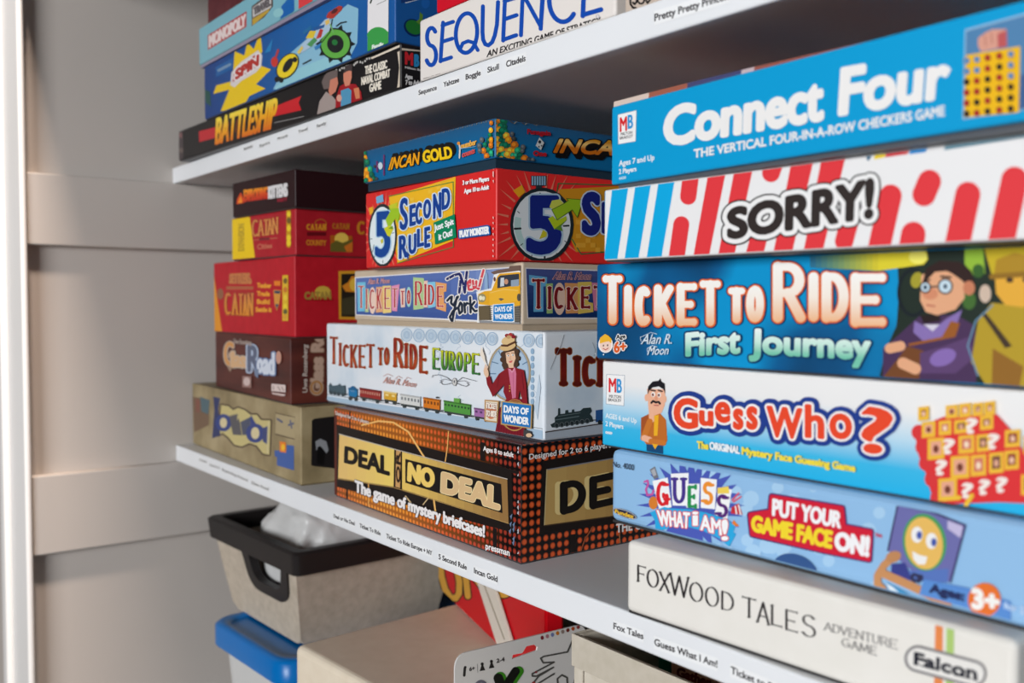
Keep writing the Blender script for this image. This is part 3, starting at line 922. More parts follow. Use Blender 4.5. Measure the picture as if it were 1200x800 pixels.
a.emit([[(942, 130), (1700, -75), (1700, 405), (932, 527)]], (150, 190, 220)).emit([[(948, 138), (1695, -65), (1695, 400), (938, 519)]], (84, 134, 178))
a.emit([[(1185, 330), (1695, 250), (1695, 400), (1180, 482)]], (66, 100, 150))
a.poly([(1000, 168), (1030, 145), (1062, 130), (1125, 128), (1128, 205), (1012, 228), (1000, 200)], (222, 160, 140)).poly([(1085, 150), (1126, 132), (1128, 206), (1088, 212)], (196, 92, 92)).line([(1030, 155), (1035, 200)], 5, (190, 120, 104)).line([(1058, 145), (1062, 190)], 5, (190, 120, 104))
a.emit([[(948, 243), (1186, 204), (1180, 494), (940, 516)]], (244, 190, 26))
B_, R_, S_ = (36, 32, 34), (168, 40, 46), (90, 140, 190)
for (xc, y0, y1), cl in (((951, 268, 500), (S_, S_, B_, R_, R_, B_)), ((996, 262, 497), (S_, S_, R_, R_, B_, R_)), ((1044, 255, 490), (R_, R_, B_, B_, R_, B_)), ((1096, 247, 484), (R_, B_, R_, R_, B_, R_)), ((1147, 239, 478), (S_, S_, S_, B_, B_, B_))):
    for i, c in enumerate(cl):
        a.ell(xc, y0 + (y1 - y0) * i / 5, 15, 16, (206, 150, 20)); a.ell(xc, y0 + (y1 - y0) * i / 5, 13, 14, c)
a.done('photo of a hand over a yellow disc grid')
# its slightly bowed top panel, with the photo print
bm = bmesh.new()
cu = [g.F.px(x, 100)[0] for x in (718, 759, 804, 867, 882, 1016)]
for i in range(5):
    hs = [0.0034 * (1 - ((u - cu[0]) / (cu[5] - cu[0])) ** 2) for u in cu[i:i + 2]]
    vs = [bm.verts.new(p) for u, hh in zip(cu[i:i + 2], hs) for p in ((u, 0.0006, g.h - 0.001), (u, 0.0010, g.h + hh * .8), (u, 0.004, g.h + hh), (u, g.d - 0.01, g.h + hh * .3))]
    for k in range(3):
        bm.faces.new((vs[k], vs[4 + k], vs[5 + k], vs[k + 1])).material_index = i
link('top_panel', bm, [ink((226, 204, 190)), ink((168, 98, 78)), ink((74, 76, 118)), ink((206, 186, 190)), ink((160, 92, 80))], g.lid)['label'] = 'bowed top panel with a photo print'

# ------------------------------------------------------------------ middle stack, from the shelf up
GM = 'game boxes in the middle stack'
dots = [(255, 206, 96), (250, 160, 56), (238, 106, 48), (206, 74, 44), (160, 56, 40)]
g = Game('deal', 'black game box of orange light dots with gold title plate, lowest of the middle stack', dotted('light_bulb_print', 0, 0.0049, (0.085, 0.03), 0.16, dots, back2=(196, 110, 40)), group=GM)
g.lid.data.materials.append(dotted('light_bulb_print_side', 1, 0.0056, (0.0, 0.04), 0.5, [(230, 96, 46), (226, 90, 44), (190, 74, 40)]))
for p in g.lid.data.polygons:
    if p.normal.x > 0.7: p.material_index = 1
gold = (232, 186, 104)
a = g.a('plate_print').z(370, 370, 2.58)
bk = (30, 22, 20)
a.emit([[(56, 326), (615, 470), (615, 480), (56, 336)]], bk)
a.emit([[(60, 335), (592, 470), (598, 655), (60, 515)]], bk)
a.emit([[(56, 300), (64, 300), (64, 570), (56, 568)]], (90, 36, 26)).emit([[(101, 280), (105, 281), (105, 340), (101, 340)]], bk).emit([[(92, 520), (97, 521), (97, 582), (92, 580)]], bk)
a.emit([[(498, 380), (512, 384), (512, 440), (498, 436)]], bk).emit([[(536, 640), (548, 643), (548, 700), (536, 698)]], bk)
a.line([(140, 330), (190, 318), (235, 322), (280, 350), (330, 430), (350, 500), (362, 590)], 5, (246, 190, 110)).line([(402, 345), (398, 400), (392, 440)], 3, (240, 180, 100)).line([(160, 505), (160, 570), (166, 590)], 3, (236, 170, 90)).line([(272, 545), (300, 580)], 4, (220, 190, 140)).line([(345, 545), (325, 570)], 3, (220, 190, 140))
a.blend([(72, 358), (238, 404), (236, 516), (68, 490)], (238, 196, 120), (246, 214, 110), 6)
a.blend([(262, 411), (580, 494), (584, 626), (262, 524)], (244, 206, 106), (150, 112, 66), 12)
a.emit([[(244, 404), (258, 408), (256, 520), (242, 516)]], (210, 160, 100))
a.line([(72, 357), (240, 403), (580, 493)], 2.5, (200, 190, 180)).line([(68, 492), (236, 518), (584, 627)], 2, (190, 150, 90))
a.done('gold plate')
a = g.a('title_lettering').z(370, 370, 2.58)
# the words on the plate
a.text('DEAL', (89, 441), (222, 480), (222, 428), (91, 396), (24, 20, 20), 3.2)
a.text('OR', (256, 505), (256, 415), (245, 412), (245, 501), (40, 26, 20), 1.2)
a.emit([[(272, 432), (562, 508), (566, 596), (272, 504)]], (26, 22, 22))
a.emit([[(274, 436), (362, 459), (362, 528), (274, 502)]], (30, 24, 22))
a.text('NO', (282, 496), (356, 518), (358, 468), (284, 446), (250, 212, 112), 4.5)
a.text('DEAL', (384, 530), (554, 582), (556, 522), (386, 476), (226, 190, 140), 4.5, ((2, (250, 226, 170)),))
a.done('black and gold capitals')
a = g.a('small_print').z(370, 370, 2.58)
w_ = (246, 240, 238)
a.t('The game of mystery briefcases!', (121, 530), (512, 668), 33, w_, 1.8, outs=((1.5, (40, 26, 24)),)).t('pressman', (516, 704), (588, 725), 19, w_, .6).t('Ages 8 to adult', (509, 407), (600, 427), 14, w_, .5).t('Designed for 2 to 6 players', (62, 298), (162, 326), 10, (220, 200, 190), .5)
a.done()
a = g.a('plate_print', 'R').z(600, 500, 4.7059)
a.emit([[(165, 190), (1400, -60), (1400, 40), (165, 260)]], bk)
a.emit([[(165, 235), (1400, 0), (1400, 420), (150, 590)]], bk).emit([[(40, 170), (60, 170), (60, 215), (40, 215)]], bk).emit([[(320, 595), (352, 590), (352, 740), (320, 740)]], bk)
a.blend([(192, 236), (1300, 46), (1300, 390), (178, 544)], (196, 160, 96), (150, 108, 54), 10)
a.line([(192, 236), (1300, 46)], 6, (130, 130, 140)).line([(178, 544), (192, 236)], 6, (200, 180, 130)).line([(178, 544), (1300, 390)], 6, (80, 60, 40))
a.done('gold plate')
a = g.a('title_lettering', 'R').z(600, 500, 4.7059)
for off, c in ((-26, (232, 206, 140)), (0, (26, 22, 20))):
    a.serif('DEAL', [(262 + off, 292, 408 + off, 470), (424 + off, 262, 575 + off, 440), (600 + off, 230, 760 + off, 415), (790 + off, 200, 920 + off, 385)], c, 44, 38, sl=-.16)
a.done('black capitals with a gold edge')
a = g.a('small_print', 'R').z(600, 500, 4.7059)
a.t('Designed for 2 to 6 players', (94, 180), (545, 112), 30, w_, .8).t('THE GAME OF MYSTERY', (574, 582), (1100, 500), 46, w_, 2)
a.line([(375, 690), (400, 620), (445, 550)], 8, (150, 80, 50)).line([(590, 590), (594, 640)], 7, (170, 110, 70))
a.done()
a = g.a('corner_wear').z(500, 500, 4.85)
rnd = random.Random(9)
for k in range(10):
    y = rnd.uniform(110, 780)
    a.poly([(522, y), (529, y - 4), (529, y + rnd.uniform(6, 26)), (520, y + 10)], (190, 186, 190))
for k in range(7):
    y = rnd.uniform(480, 740); x = rnd.uniform(470, 500)
    a.poly([(x, y), (x + 14, y - 14), (x + 8, y + 20)], (110, 130, 160))
a.ell(541, 776, 10, 10, (226, 220, 214))
a.done()

# ------------------------------------------------------------------
pale = cloud('pale_blue_paper', [(198, 214, 228), (222, 231, 239), (236, 239, 243)], 14, 0.4, detail=4, lo=.34, hi=.58)
g = Game('ttre', 'pale blue game box with rust red title, green word and row of train cars', pale, ink((60, 62, 70)), 0.0012, group=GM, bev=0.002)
a = g.a('background_print').z(375, 370, 6.6667)
a.emit([[(35, 625), (1300, 815), (1800, 905), (1800, 1100), (35, 800)]], (172, 196, 216))
a.line([(55, 612), (640, 700), (1200, 792), (1760, 885)], 4, (90, 96, 104))
rnd = random.Random(4)
for k in range(10):
    x, y = rnd.uniform(900, 1700), rnd.uniform(130, 620)
    pts = [(x, y)]
    for j in range(7): pts.append((pts[-1][0] + rnd.uniform(-26, 26), pts[-1][1] + rnd.uniform(6, 22)))
    a.line(pts, 3, (170, 188, 206))
a.z(545, 380, 5.7174)
for k in range(12):
    x = -390 + k * 82
    if 240 < x < 350: continue
    y = 88 + x * .045
    a.ring(x, y, 36, 42, 7, (168, 192, 214)); a.ell(x, y, 28, 34, (190, 208, 224)); a.ring(x, y, 14, 20, 4, (160, 184, 208))
a.ell(300, 320, 138, 188, (178, 200, 220)).ring(300, 320, 138, 188, 13, (176, 156, 124)).ring(300, 320, 128, 176, 4, (130, 150, 176))
a.line([(185, 250), (225, 262)], 6, (90, 120, 150)).line([(170, 330), (210, 330)], 6, (90, 120, 150)).line([(230, 180), (250, 220)], 6, (90, 120, 150)).line([(420, 250), (390, 268)], 6, (90, 120, 150))
for k in range(9): a.ell(455, 180 + k * 48, 12, 20, (150, 180, 206))
a.poly([(500, 330), (512, 420), (490, 640), (470, 560)], (196, 212, 226))
a.done()
a = g.a('title_lettering').z(375, 370, 6.6667)
rust = [(150, 48, 24), (186, 74, 36), (140, 30, 26), (150, 44, 24)]
o4 = ((2.5, (206, 142, 90)),)
a.serif('TICKETTO', [(80, 165, 144, 375), (152, 212, 172, 388), (182, 224, 232, 396), (242, 226, 294, 404), (308, 228, 362, 406), (366, 222, 432, 404), (455, 250, 500, 384), (506, 250, 547, 382)], rust, 15, 11, 7, o4, sl=.05)
a.serif('RIDE', [(582, 175, 658, 404), (670, 213, 690, 408), (706, 222, 766, 418), (782, 234, 850, 448)], rust, 22, 17, 8, o4, sl=.08)
a.serif('EUROPE', [(887, 252, 946, 418), (955, 272, 1004, 422), (1014, 278, 1062, 424), (1070, 284, 1120, 428), (1134, 290, 1186, 438), (1196, 294, 1258, 456)], [(36, 110, 60), (120, 176, 52), (206, 206, 40)], 16, 11, 7, ((2, (70, 90, 60)),), sl=.08)
a.done('rust red and green capitals')
a = g.a('small_print').z(375, 370, 6.6667)
pk = (206, 150, 138)
a.text('Alan R. Moon', (500, 522), (752, 556), (772, 516), (520, 474), pk, .8)
a.line([(505, 470), (540, 452), (575, 470)], 3, pk).line([(595, 495), (620, 468), (650, 485)], 3, pk).line([(672, 505), (690, 478), (720, 490)], 3, pk)
oc = (96, 98, 104)
for sg_ in (1, -1):
    P = lambda dx, dy: (1062 + sg_ * dx, 515 + dy + dx * sg_ * .08)
    a.line([P(15, 0), P(60, -40), P(110, -30), P(170, -20)] if sg_ > 0 else [P(15, 0), P(60, -30), P(120, -48), P(172, -36), P(176, -22)], 4, oc)
    a.line([P(10, 5), P(50, 20), P(90, 28), P(110, 12), P(95, 0)], 4, oc).line([P(15, -5), P(80, -16), P(115, 0)], 3, oc)
a.ell(1062, 515, 17, 30, (214, 212, 208)).ring(1062, 515, 17, 30, 3, oc).ell(1062, 512, 6, 9, oc)
a.done()
a = g.a('train_illustration').z(375, 370, 6.6667)


def car(x0, y0, x1, y1, c, win, roof=None, nw=6, wc=(250, 244, 230)):
    s_ = .165
    d = s_ * (x1 - x0)
    a.emit([[(x0 + 4, y1), (x1 - 4, y1 + d), (x1 - 4, y1 + d + 14), (x0 + 4, y1 + 14)]], (64, 70, 70))
    for q in (.18, .82):
        xx = x0 + (x1 - x0) * q
        a.ell(xx, y1 + d * q + 18, 12, 14, (58, 66, 66))
    a.emit([[(x0, y0), (x1, y0 + d), (x1, y1 + d), (x0, y1)]], c)
    a.emit([[(x0 - 3, y0 - 8), (x1 + 3, y0 + d - 8), (x1 + 3, y0 + d + 4), (x0 - 3, y0 + 4)]], roof or tuple(v * .75 for v in c))
    h = y1 - y0
    for k in range(nw):
        t0 = (k + .25) / nw; t1 = (k + .75) / nw
        a.emit([[(x0 + (x1 - x0) * t0, y0 + d * t0 + h * .22), (x0 + (x1 - x0) * t1, y0 + d * t1 + h * .22), (x0 + (x1 - x0) * t1, y0 + d * t1 + h * win), (x0 + (x1 - x0) * t0, y0 + d * t0 + h * win)]], wc)


dkt = (74, 96, 106)
a.poly([(78, 545), (90, 520), (100, 545), (150, 540), (160, 528), (176, 545), (205, 540), (210, 612), (80, 600)], dkt)
for q in (95, 125, 155, 190): a.ell(q, 596 + (q - 90) * .17, 13, 15, (60, 74, 80))
car(234, 568, 302, 624, (28, 122, 176), .2, nw=1); a.poly([(234, 565), (268, 545), (302, 575)], (30, 100, 150))
car(322, 566, 487, 628, (156, 50, 46), .55, nw=9, wc=(206, 150, 130))
car(512, 592, 610, 648, (222, 168, 50), .5, (240, 214, 140), 2, (250, 226, 150))
car(642, 614, 796, 682, (222, 222, 218), .55, (190, 190, 188), 6, (120, 124, 128))
car(822, 640, 950, 712, (224, 126, 36), .55, nw=5, wc=(120, 66, 30)); a.rect(920, 630, 942, 642, (60, 60, 60))
car(984, 665, 1190, 740, (88, 158, 70), .42, nw=8, wc=(40, 60, 50)); a.rect(1062, 640, 1108, 672, (110, 176, 80), 6)
car(1222, 722, 1330, 780, (168, 112, 170), .5, nw=3, wc=(90, 60, 100))
for x in (215, 310, 498, 626, 808, 966, 1205): a.ell(x, 612 + (x - 215) * .17, 11, 6, (60, 66, 66))
a.done('row of coloured train cars')
a = g.a('figure_illustration').z(545, 380, 5.7174)
hr, sk, jk = (84, 60, 46), (238, 196, 164), (142, 34, 42)
a.poly([(268, 180), (352, 150), (372, 200), (368, 270), (345, 300), (275, 290), (262, 250)], hr)
for x, y in ((270, 200), (266, 235), (278, 270), (362, 180), (368, 225), (358, 265), (285, 285)): a.ell(x, y, 16, 18, hr)
a.poly([(288, 190), (345, 175), (356, 225), (340, 270), (318, 282), (295, 255)], sk).poly([(305, 270), (340, 262), (345, 300), (315, 305)], sk)
a.ell(306, 208, 8, 6, (250, 250, 246)).ell(337, 204, 8, 6, (250, 250, 246)).ell(307, 208, 4, 5, (60, 90, 110)).ell(338, 204, 4, 5, (60, 90, 110)).line([(296, 196), (314, 194)], 4, hr).line([(328, 190), (346, 192)], 4, hr).line([(322, 212), (318, 232), (326, 234)], 3, (206, 150, 120)).poly([(310, 246), (336, 240), (330, 254), (316, 256)], (214, 96, 96))
a.ell(304, 148, 54, 26, (222, 186, 130), -16).ell(306, 108, 46, 30, (226, 192, 138), -16).line([(264, 140), (300, 142), (350, 118)], 14, (92, 58, 40))
for x, y, c in ((298, 74, (150, 40, 46)), (322, 68, (180, 60, 60)), (342, 82, (140, 34, 44)), (310, 84, (200, 160, 110))): a.ell(x, y, 14, 12, c)
a.poly([(218, 725), (250, 560), (300, 490), (420, 500), (440, 560), (410, 760)], (128, 30, 42))
for k in range(9): a.line([(262 + k * 16, 560), (236 + k * 19, 735 + k * 2)], 3, (100, 20, 34))
a.poly([(245, 330), (300, 290), (360, 290), (412, 305), (428, 400), (436, 530), (408, 530), (385, 440), (370, 520), (300, 510), (275, 450), (280, 400), (205, 485), (165, 400), (158, 350), (185, 345), (200, 400)], jk)
a.poly([(306, 290), (330, 320), (352, 280), (362, 330), (358, 490), (335, 495), (322, 400)], (214, 120, 150)).line([(340, 320), (346, 490)], 3, (180, 84, 120)).line([(318, 300), (334, 318), (350, 296)], 8, (226, 150, 172))
for y in (410, 425, 445): a.ell(318, y, 4, 4, (220, 180, 90))
a.line([(250, 330), (235, 420)], 3, (100, 20, 30)).line([(400, 320), (412, 430)], 3, (100, 20, 30))
a.ell(160, 320, 16, 34, sk, -12).line([(150, 300), (158, 268)], 9, sk).line([(166, 296), (168, 280)], 9, sk).poly([(160, 275), (118, 200), (128, 145), (150, 210)], (246, 232, 214))
a.ring(350, 610, 90, 96, 6, (176, 130, 70)).ring(352, 606, 80, 104, 4, (200, 160, 90))
a.poly([(150, 502), (246, 510), (236, 658), (148, 646)], (196, 150, 96)).poly([(158, 512), (238, 518), (230, 648), (156, 638)], (238, 224, 200)).ell(194, 580, 36, 52, (214, 130, 90))
a.text('TICKET', (160, 558), (234, 566), (234, 532), (162, 524), (250, 236, 220), 2, ((2, (120, 40, 30)),)).text('TO RIDE', (160, 612), (230, 618), (232, 580), (162, 574), (250, 236, 220), 2, ((2, (120, 40, 30)),))
a.poly([(264, 510), (472, 534), (466, 698), (260, 668)], (196, 160, 100)).poly([(272, 518), (466, 542), (459, 690), (267, 660)], (40, 120, 190))
a.text('DAYS OF', (281, 586), (444, 602), (446, 562), (283, 540), (250, 250, 250), 2.5).text('WONDER', (281, 648), (446, 670), (447, 624), (283, 604), (250, 250, 250), 2.5)
a.poly([(415, 700), (462, 715), (460, 760), (480, 775), (430, 770), (412, 740)], (70, 70, 70)).ell(450, 740, 20, 14, (222, 186, 150))
a.done('woman in a red jacket and straw hat holding a feather')
a = g.a('title_lettering', 'R').z(545, 380, 5.7174)
dr = [(96, 22, 12), (128, 26, 12), (112, 20, 12), (90, 24, 14)]
a.serif('TICKET', [(600, 165, 718, 410), (730, 212, 770, 412), (784, 215, 870, 414), (886, 215, 990, 414), (1010, 212, 1110, 412), (1120, 205, 1240, 410)], dr, 36, 28, 14, ((5, (176, 104, 50)),))
a.done('rust red capitals')
a = g.a('train_illustration', 'R').z(545, 380, 5.7174)
a.emit([[(520, 728), (1300, 610), (1300, 1000), (515, 1000)]], (176, 184, 194)).line([(520, 724), (1300, 606)], 8, (70, 60, 56)).line([(520, 716), (1300, 598)], 2, (200, 200, 200))
a.poly([(570, 670), (600, 655), (598, 625), (620, 605), (622, 562), (634, 560), (636, 600), (668, 596), (670, 575), (688, 572), (692, 590), (712, 588), (715, 570), (728, 568), (732, 585), (770, 578), (790, 560), (840, 556), (848, 580), (835, 600), (850, 620), (858, 650), (600, 690), (580, 690)], (46, 60, 62))
for k in range(7): a.ell(612 + k * 34, 676 - k * 5, 16, 18, (36, 44, 46)); a.ring(612 + k * 34, 676 - k * 5, 13, 15, 3, (120, 128, 130))
a.line([(600, 640), (760, 615)], 6, (110, 126, 128)).line([(620, 615), (770, 592)], 3, (120, 136, 138))
a.poly([(872, 575), (1000, 556), (1000, 640), (872, 655)], (44, 90, 150)).ell(900, 655, 14, 16, (36, 44, 46)).line([(850, 640), (880, 640)], 6, (40, 44, 46))
a.line([(660, 70), (640, 140), (610, 200), (590, 250), (570, 300)], 3, (150, 152, 158)).line([(850, 120), (870, 170), (860, 210)], 2.5, (160, 160, 164))
a.done('black steam engine')

# ------------------------------------------------------------------
tan = (206, 186, 162)
g = Game('ttny', 'flat tan game box with blue panel of pastel letters and a yellow taxi', cloud('tan_paper', [(202, 182, 158), (210, 191, 168)], 40, 0.5), ink((186, 166, 142)), 0.0036, group=GM, bev=0.0016, base_in=0.0016)
a = g.a('panel_print').z(405, 300, 7.2727)
tr, brr = (1470, 88), (1490, 575)
a.emit([[(80, 180), tr, (1500, 580), (84, 502)]], (240, 238, 238))
a.blend([(86, 188), (1468, 98), (1486, 562), (90, 496)], (96, 120, 184), (66, 92, 158), 8, True)
a.blend([(900, 140), (1466, 100), (1470, 300), (900, 330)], (92, 116, 182), (170, 190, 226), 8)
a.done()
a = g.a('title_lettering').z(405, 300, 7.2727)
rl = (190, 40, 46)
tiles = [([(100, 224), (172, 220), (165, 470), (105, 472)], (120, 196, 226)), ([(172, 280), (200, 278), (198, 476), (168, 478)], (196, 212, 150)), 'C', ([(262, 264), (318, 260), (318, 476), (260, 482)], (238, 176, 124)),
         ([(318, 254), (388, 250), (392, 480), (320, 488)], (246, 214, 130)), ([(392, 256), (462, 240), (440, 470), (396, 466)], (236, 150, 186)), ([(464, 280), (510, 272), (508, 434), (474, 438)], (248, 214, 194)), 'O',
         ([(578, 180), (670, 188), (668, 446), (580, 458)], (184, 214, 150)), ([(670, 212), (702, 208), (702, 436), (668, 438)], (248, 206, 186)), ([(700, 222), (768, 218), (770, 430), (705, 444)], (140, 206, 234)), ([(770, 220), (864, 234), (862, 300), (840, 306), (842, 400), (860, 404), (858, 474), (774, 448)], (242, 170, 106))]
for q in tiles:
    if q == 'C': a.ell(231, 378, 33, 114, (246, 214, 196))
    elif q == 'O': a.ell(541, 348, 23, 86, (170, 222, 214))
    else: a.poly(*q)
o5 = ((3.5, (250, 236, 226)),)
a.serif('TICKETTO', [(110, 254, 162, 440), (176, 280, 190, 450), (208, 284, 250, 450), (270, 280, 310, 448), (335, 270, 384, 450), (396, 274, 450, 438), (474, 296, 506, 414), (527, 290, 556, 408)], rl, 11, 8, 5, o5)
a.serif('RIDE', [(596, 214, 660, 418), (678, 238, 692, 416), (708, 246, 762, 414), (784, 256, 842, 432)], rl, 16, 11, 6, o5)
ny = [[(872, 195), (900, 180), (925, 165), (975, 150), (990, 175), (982, 250), (975, 310)], [(985, 160), (1010, 240), (1022, 310)], [(1022, 310), (1030, 220), (1040, 135)], [(1052, 260), (1070, 240), (1068, 205), (1048, 225), (1056, 285), (1085, 285)], [(1092, 210), (1098, 275), (1118, 265), (1120, 215)], [(1120, 265), (1140, 280), (1160, 200), (1182, 120)]]
yk = [[(872, 380), (900, 350), (912, 345), (905, 400), (925, 420), (950, 370), (965, 345)], [(955, 350), (935, 450), (915, 560), (895, 520), (920, 470), (960, 440)], [(985, 395), (968, 440), (978, 490), (1000, 470), (998, 410), (985, 395)], [(1018, 400), (1024, 480)], [(1020, 430), (1040, 400), (1052, 405)], [(1068, 350), (1072, 480)], [(1072, 430), (1105, 390)], [(1075, 430), (1110, 470), (1160, 455), (1220, 430), (1290, 455)]]
a.lines(ny + yk, 38, (244, 238, 232)); a.lines(ny[:3], 22, (40, 46, 104)); a.lines(ny[3:], 20, (222, 80, 90)); a.lines(yk, 20, (34, 44, 62))
for x, y in ((980, 200), (1012, 250), (978, 260), (1030, 200), (890, 190), (935, 166)): a.ell(x, y, 4, 4, WHT)
for x, y in ((1070, 240), (1105, 250), (1140, 265), (1160, 190)): a.line([(x - 12, y), (x + 12, y - 2)], 5, WHT)
a.text('Alan R. Moon', (195, 240), (380, 230), (384, 188), (205, 192), (222, 160, 160), 1)
a.done('dark red capitals on pastel tiles and script words')
a = g.a('taxi_illustration').z(560, 295, 7.5)
a.poly([(120, 180), (175, 160), (280, 145), (290, 125), (384, 118), (384, 200), (200, 230)], (120, 96, 86)).emit([[(70, 190), (84, 178), (94, 200), (98, 330), (64, 330)]], (150, 180, 214))
a.poly([(-5, 350), (60, 335), (125, 320), (150, 200), (185, 190), (370, 165), (386, 170), (386, 660), (140, 640), (0, 640), (10, 460)], (246, 244, 240))
a.poly([(12, 370), (70, 345), (130, 340), (180, 215), (200, 192), (366, 178), (384, 182), (384, 640), (345, 640), (330, 460), (110, 470), (15, 460)], (240, 176, 44))
a.poly([(182, 230), (205, 208), (372, 192), (374, 290), (180, 320)], (56, 62, 74)).poly([(300, 250), (370, 240), (370, 300), (300, 305)], (150, 166, 184)).ell(258, 262, 18, 24, (206, 150, 120)).ell(156, 240, 10, 20, (110, 66, 50)).poly([(210, 230), (240, 225), (240, 300), (205, 305)], (210, 216, 220))
a.poly([(110, 350), (240, 318), (370, 330), (370, 430), (110, 470)], (246, 186, 56)).line([(120, 360), (235, 330), (360, 340)], 6, (250, 206, 110)).poly([(190, 412), (212, 405), (240, 414), (212, 432)], (110, 100, 90))
a.ell(44, 405, 36, 38, (160, 150, 110)).ell(34, 405, 15, 20, (246, 240, 210)).ell(58, 408, 14, 18, (240, 232, 200)).ell(370, 400, 16, 34, (90, 84, 76))
a.poly([(15, 475), (120, 470), (130, 600), (20, 600)], (110, 96, 72)).poly([(330, 480), (384, 470), (384, 640), (335, 640)], (120, 112, 100))
for k in range(7): a.line([(112, 480 + k * 18), (136, 478 + k * 18)], 5, (60, 60, 62)); a.line([(338, 490 + k * 20), (380, 488 + k * 20)], 5, (60, 60, 62))
a.poly([(20, 600), (384, 620), (384, 650), (30, 640)], (150, 150, 152))
a.poly([(143, 462), (330, 448), (334, 610), (318, 620), (140, 614)], (240, 240, 240)).poly([(150, 468), (323, 455), (327, 604), (314, 612), (147, 607)], (24, 132, 206))
a.text('DAYS OF', (162, 526), (312, 522), (312, 478), (162, 484), (250, 250, 250), 2).text('WONDER', (162, 590), (316, 588), (316, 545), (162, 548), (250, 250, 250), 2)
a.done('yellow taxi behind a blue name plate')
a = g.a('panel_print', 'R').z(560, 295, 7.5)
a.emit([[(416, 138), (1500, 172), (1500, 590), (434, 586)]], (226, 220, 220)); a.blend([(424, 148), (1500, 182), (1500, 580), (441, 576)], (72, 84, 140), (14, 44, 92), 8, True)
a.done()
a = g.a('title_lettering', 'R').z(560, 295, 7.5)
for q in (([(448, 202), (608, 222), (604, 300), (575, 305), (575, 525), (488, 528), (490, 300), (450, 288)], (98, 166, 204)), ([(596, 280), (658, 276), (656, 540), (604, 542)], (150, 180, 112)), 'C', ([(762, 272), (884, 276), (886, 538), (772, 542)], (212, 146, 88)), ([(876, 266), (998, 262), (1004, 360), (960, 380), (970, 440), (1010, 450), (1014, 528), (880, 546)], (214, 182, 84)), ([(1000, 270), (1130, 274), (1110, 520), (1020, 516)], (204, 120, 150))):
    if q == 'C': a.ell(716, 412, 55, 142, (222, 186, 164))
    else: a.poly(*q)
a.serif('TICKET', [(470, 240, 590, 498), (610, 305, 646, 502), (668, 306, 750, 502), (780, 312, 872, 508), (902, 306, 990, 496), (1010, 300, 1110, 490)], (122, 22, 28), 28, 20, 10, ((6, (240, 206, 190)),))
ps = (226, 160, 148)
a.text('Alan R. Moon', (655, 240), (985, 244), (1000, 184), (680, 176), ps, 4, ((0, ps),))
a.text('Alan R. Moon', (655, 240), (985, 244), (1000, 184), (680, 176), (40, 56, 110), .4)
a.done('dark red capitals on pastel tiles')

# ------------------------------------------------------------------
g = Game('five', 'bright red game box with a stopwatch and blue letters on yellow, in the middle stack', ink((228, 44, 42)), ink((120, 30, 30)), group=GM)


def spray(a, cx, cy, n, r0, r1, sy, c, w):
    rr = random.Random(2)
    for k in range(n):
        t = 2 * math.pi * k / n + rr.uniform(-.06, .06)
        q = rr.uniform(.75, 1.0)
        x0, y0, x1, y1 = cx + r0 * math.cos(t), cy + r0 * sy * math.sin(t), cx + r1 * q * math.cos(t), cy + r1 * q * sy * math.sin(t)
        nx, ny = -math.sin(t) * w, math.cos(t) * w
        a.emit([[(x0 + nx, y0 + ny), (x1, y1), (x0 - nx, y0 - ny)]], c)


a = g.a('background_print').z(415, 210, 7.2727)
spray(a, 248, 470, 26, 130, 210, 1.9, (242, 120, 96), 7)
a.poly([(300, 152), (868, -22), (852, 520), (372, 716)], (250, 190, 36))
rr = random.Random(8)
for k in range(60):
    x = rr.randint(0, 13) * 38 + 330; y = rr.randint(0, 16) * 34 + 60
    if y < 160 - (x - 300) * .3 + 10 or y > 690 - (x - 370) * .4 - 40: continue
    a.rect(x, y, x + 36, y + 32, (252, 200, 62), -10)
a.line([(300, 146), (850, 22), (852, 578), (372, 716)], 6, (60, 140, 70)).line([(862, -20), (690, 50)], 3, (250, 214, 90))
a.done()
a = g.a('stopwatch_illustration').z(415, 210, 7.2727)
a.poly([(132, 245), (165, 232), (172, 285), (140, 305)], (248, 178, 40)).poly([(192, 152), (252, 128), (258, 192), (198, 208)], (124, 178, 216))
a.ell(248, 478, 122, 270, (46, 52, 56)).ell(248, 480, 108, 245, (236, 244, 246))
for q in ((140, 510, 160, 508), (330, 460, 346, 456), (252, 690, 252, 712), (185, 650, 178, 670), (165, 620, 175, 560)): a.line([q[:2], q[2:]], 6, (90, 110, 116))
a.letters('5', [(196, 285, 306, 655)], (16, 72, 152), 12, ((9, (178, 214, 236)),), sl=-.1)
ar = (166, 204, 40)
a.poly([(300, 225), (380, 195), (372, 245), (318, 262)], (206, 210, 50)).poly([(275, 345), (310, 285), (318, 268), (305, 252), (405, 245), (384, 378), (360, 335), (318, 400), (298, 412)], ar).poly([(262, 420), (300, 395), (335, 400), (345, 420), (312, 490), (290, 480)], (214, 214, 40)).poly([(300, 420), (335, 395), (340, 425)], (110, 160, 40)).poly([(240, 550), (232, 520), (256, 500), (255, 540)], (214, 206, 50))
a.done('stopwatch with a figure and green arrow')
a = g.a('title_lettering').z(415, 210, 7.2727)
bl5 = (18, 66, 150)
o6 = ((10, (220, 234, 246)),)
a.letters('SECOND', [(405, 165, 462, 425), (488, 222, 530, 390), (538, 205, 582, 380), (606, 178, 660, 328), (690, 125, 748, 325), (764, 82, 824, 248)], bl5, 7, o6, sl=-.28)
a.letters('RULE', [(400, 482, 462, 665), (482, 475, 538, 630), (555, 425, 602, 568), (618, 412, 656, 575)], bl5, 7, o6, sl=-.25)
a.poly([(452, 610), (482, 635), (470, 690)], bl5)
a.poly([(690, 370), (870, 298), (886, 496), (704, 556)], (0, 136, 92))
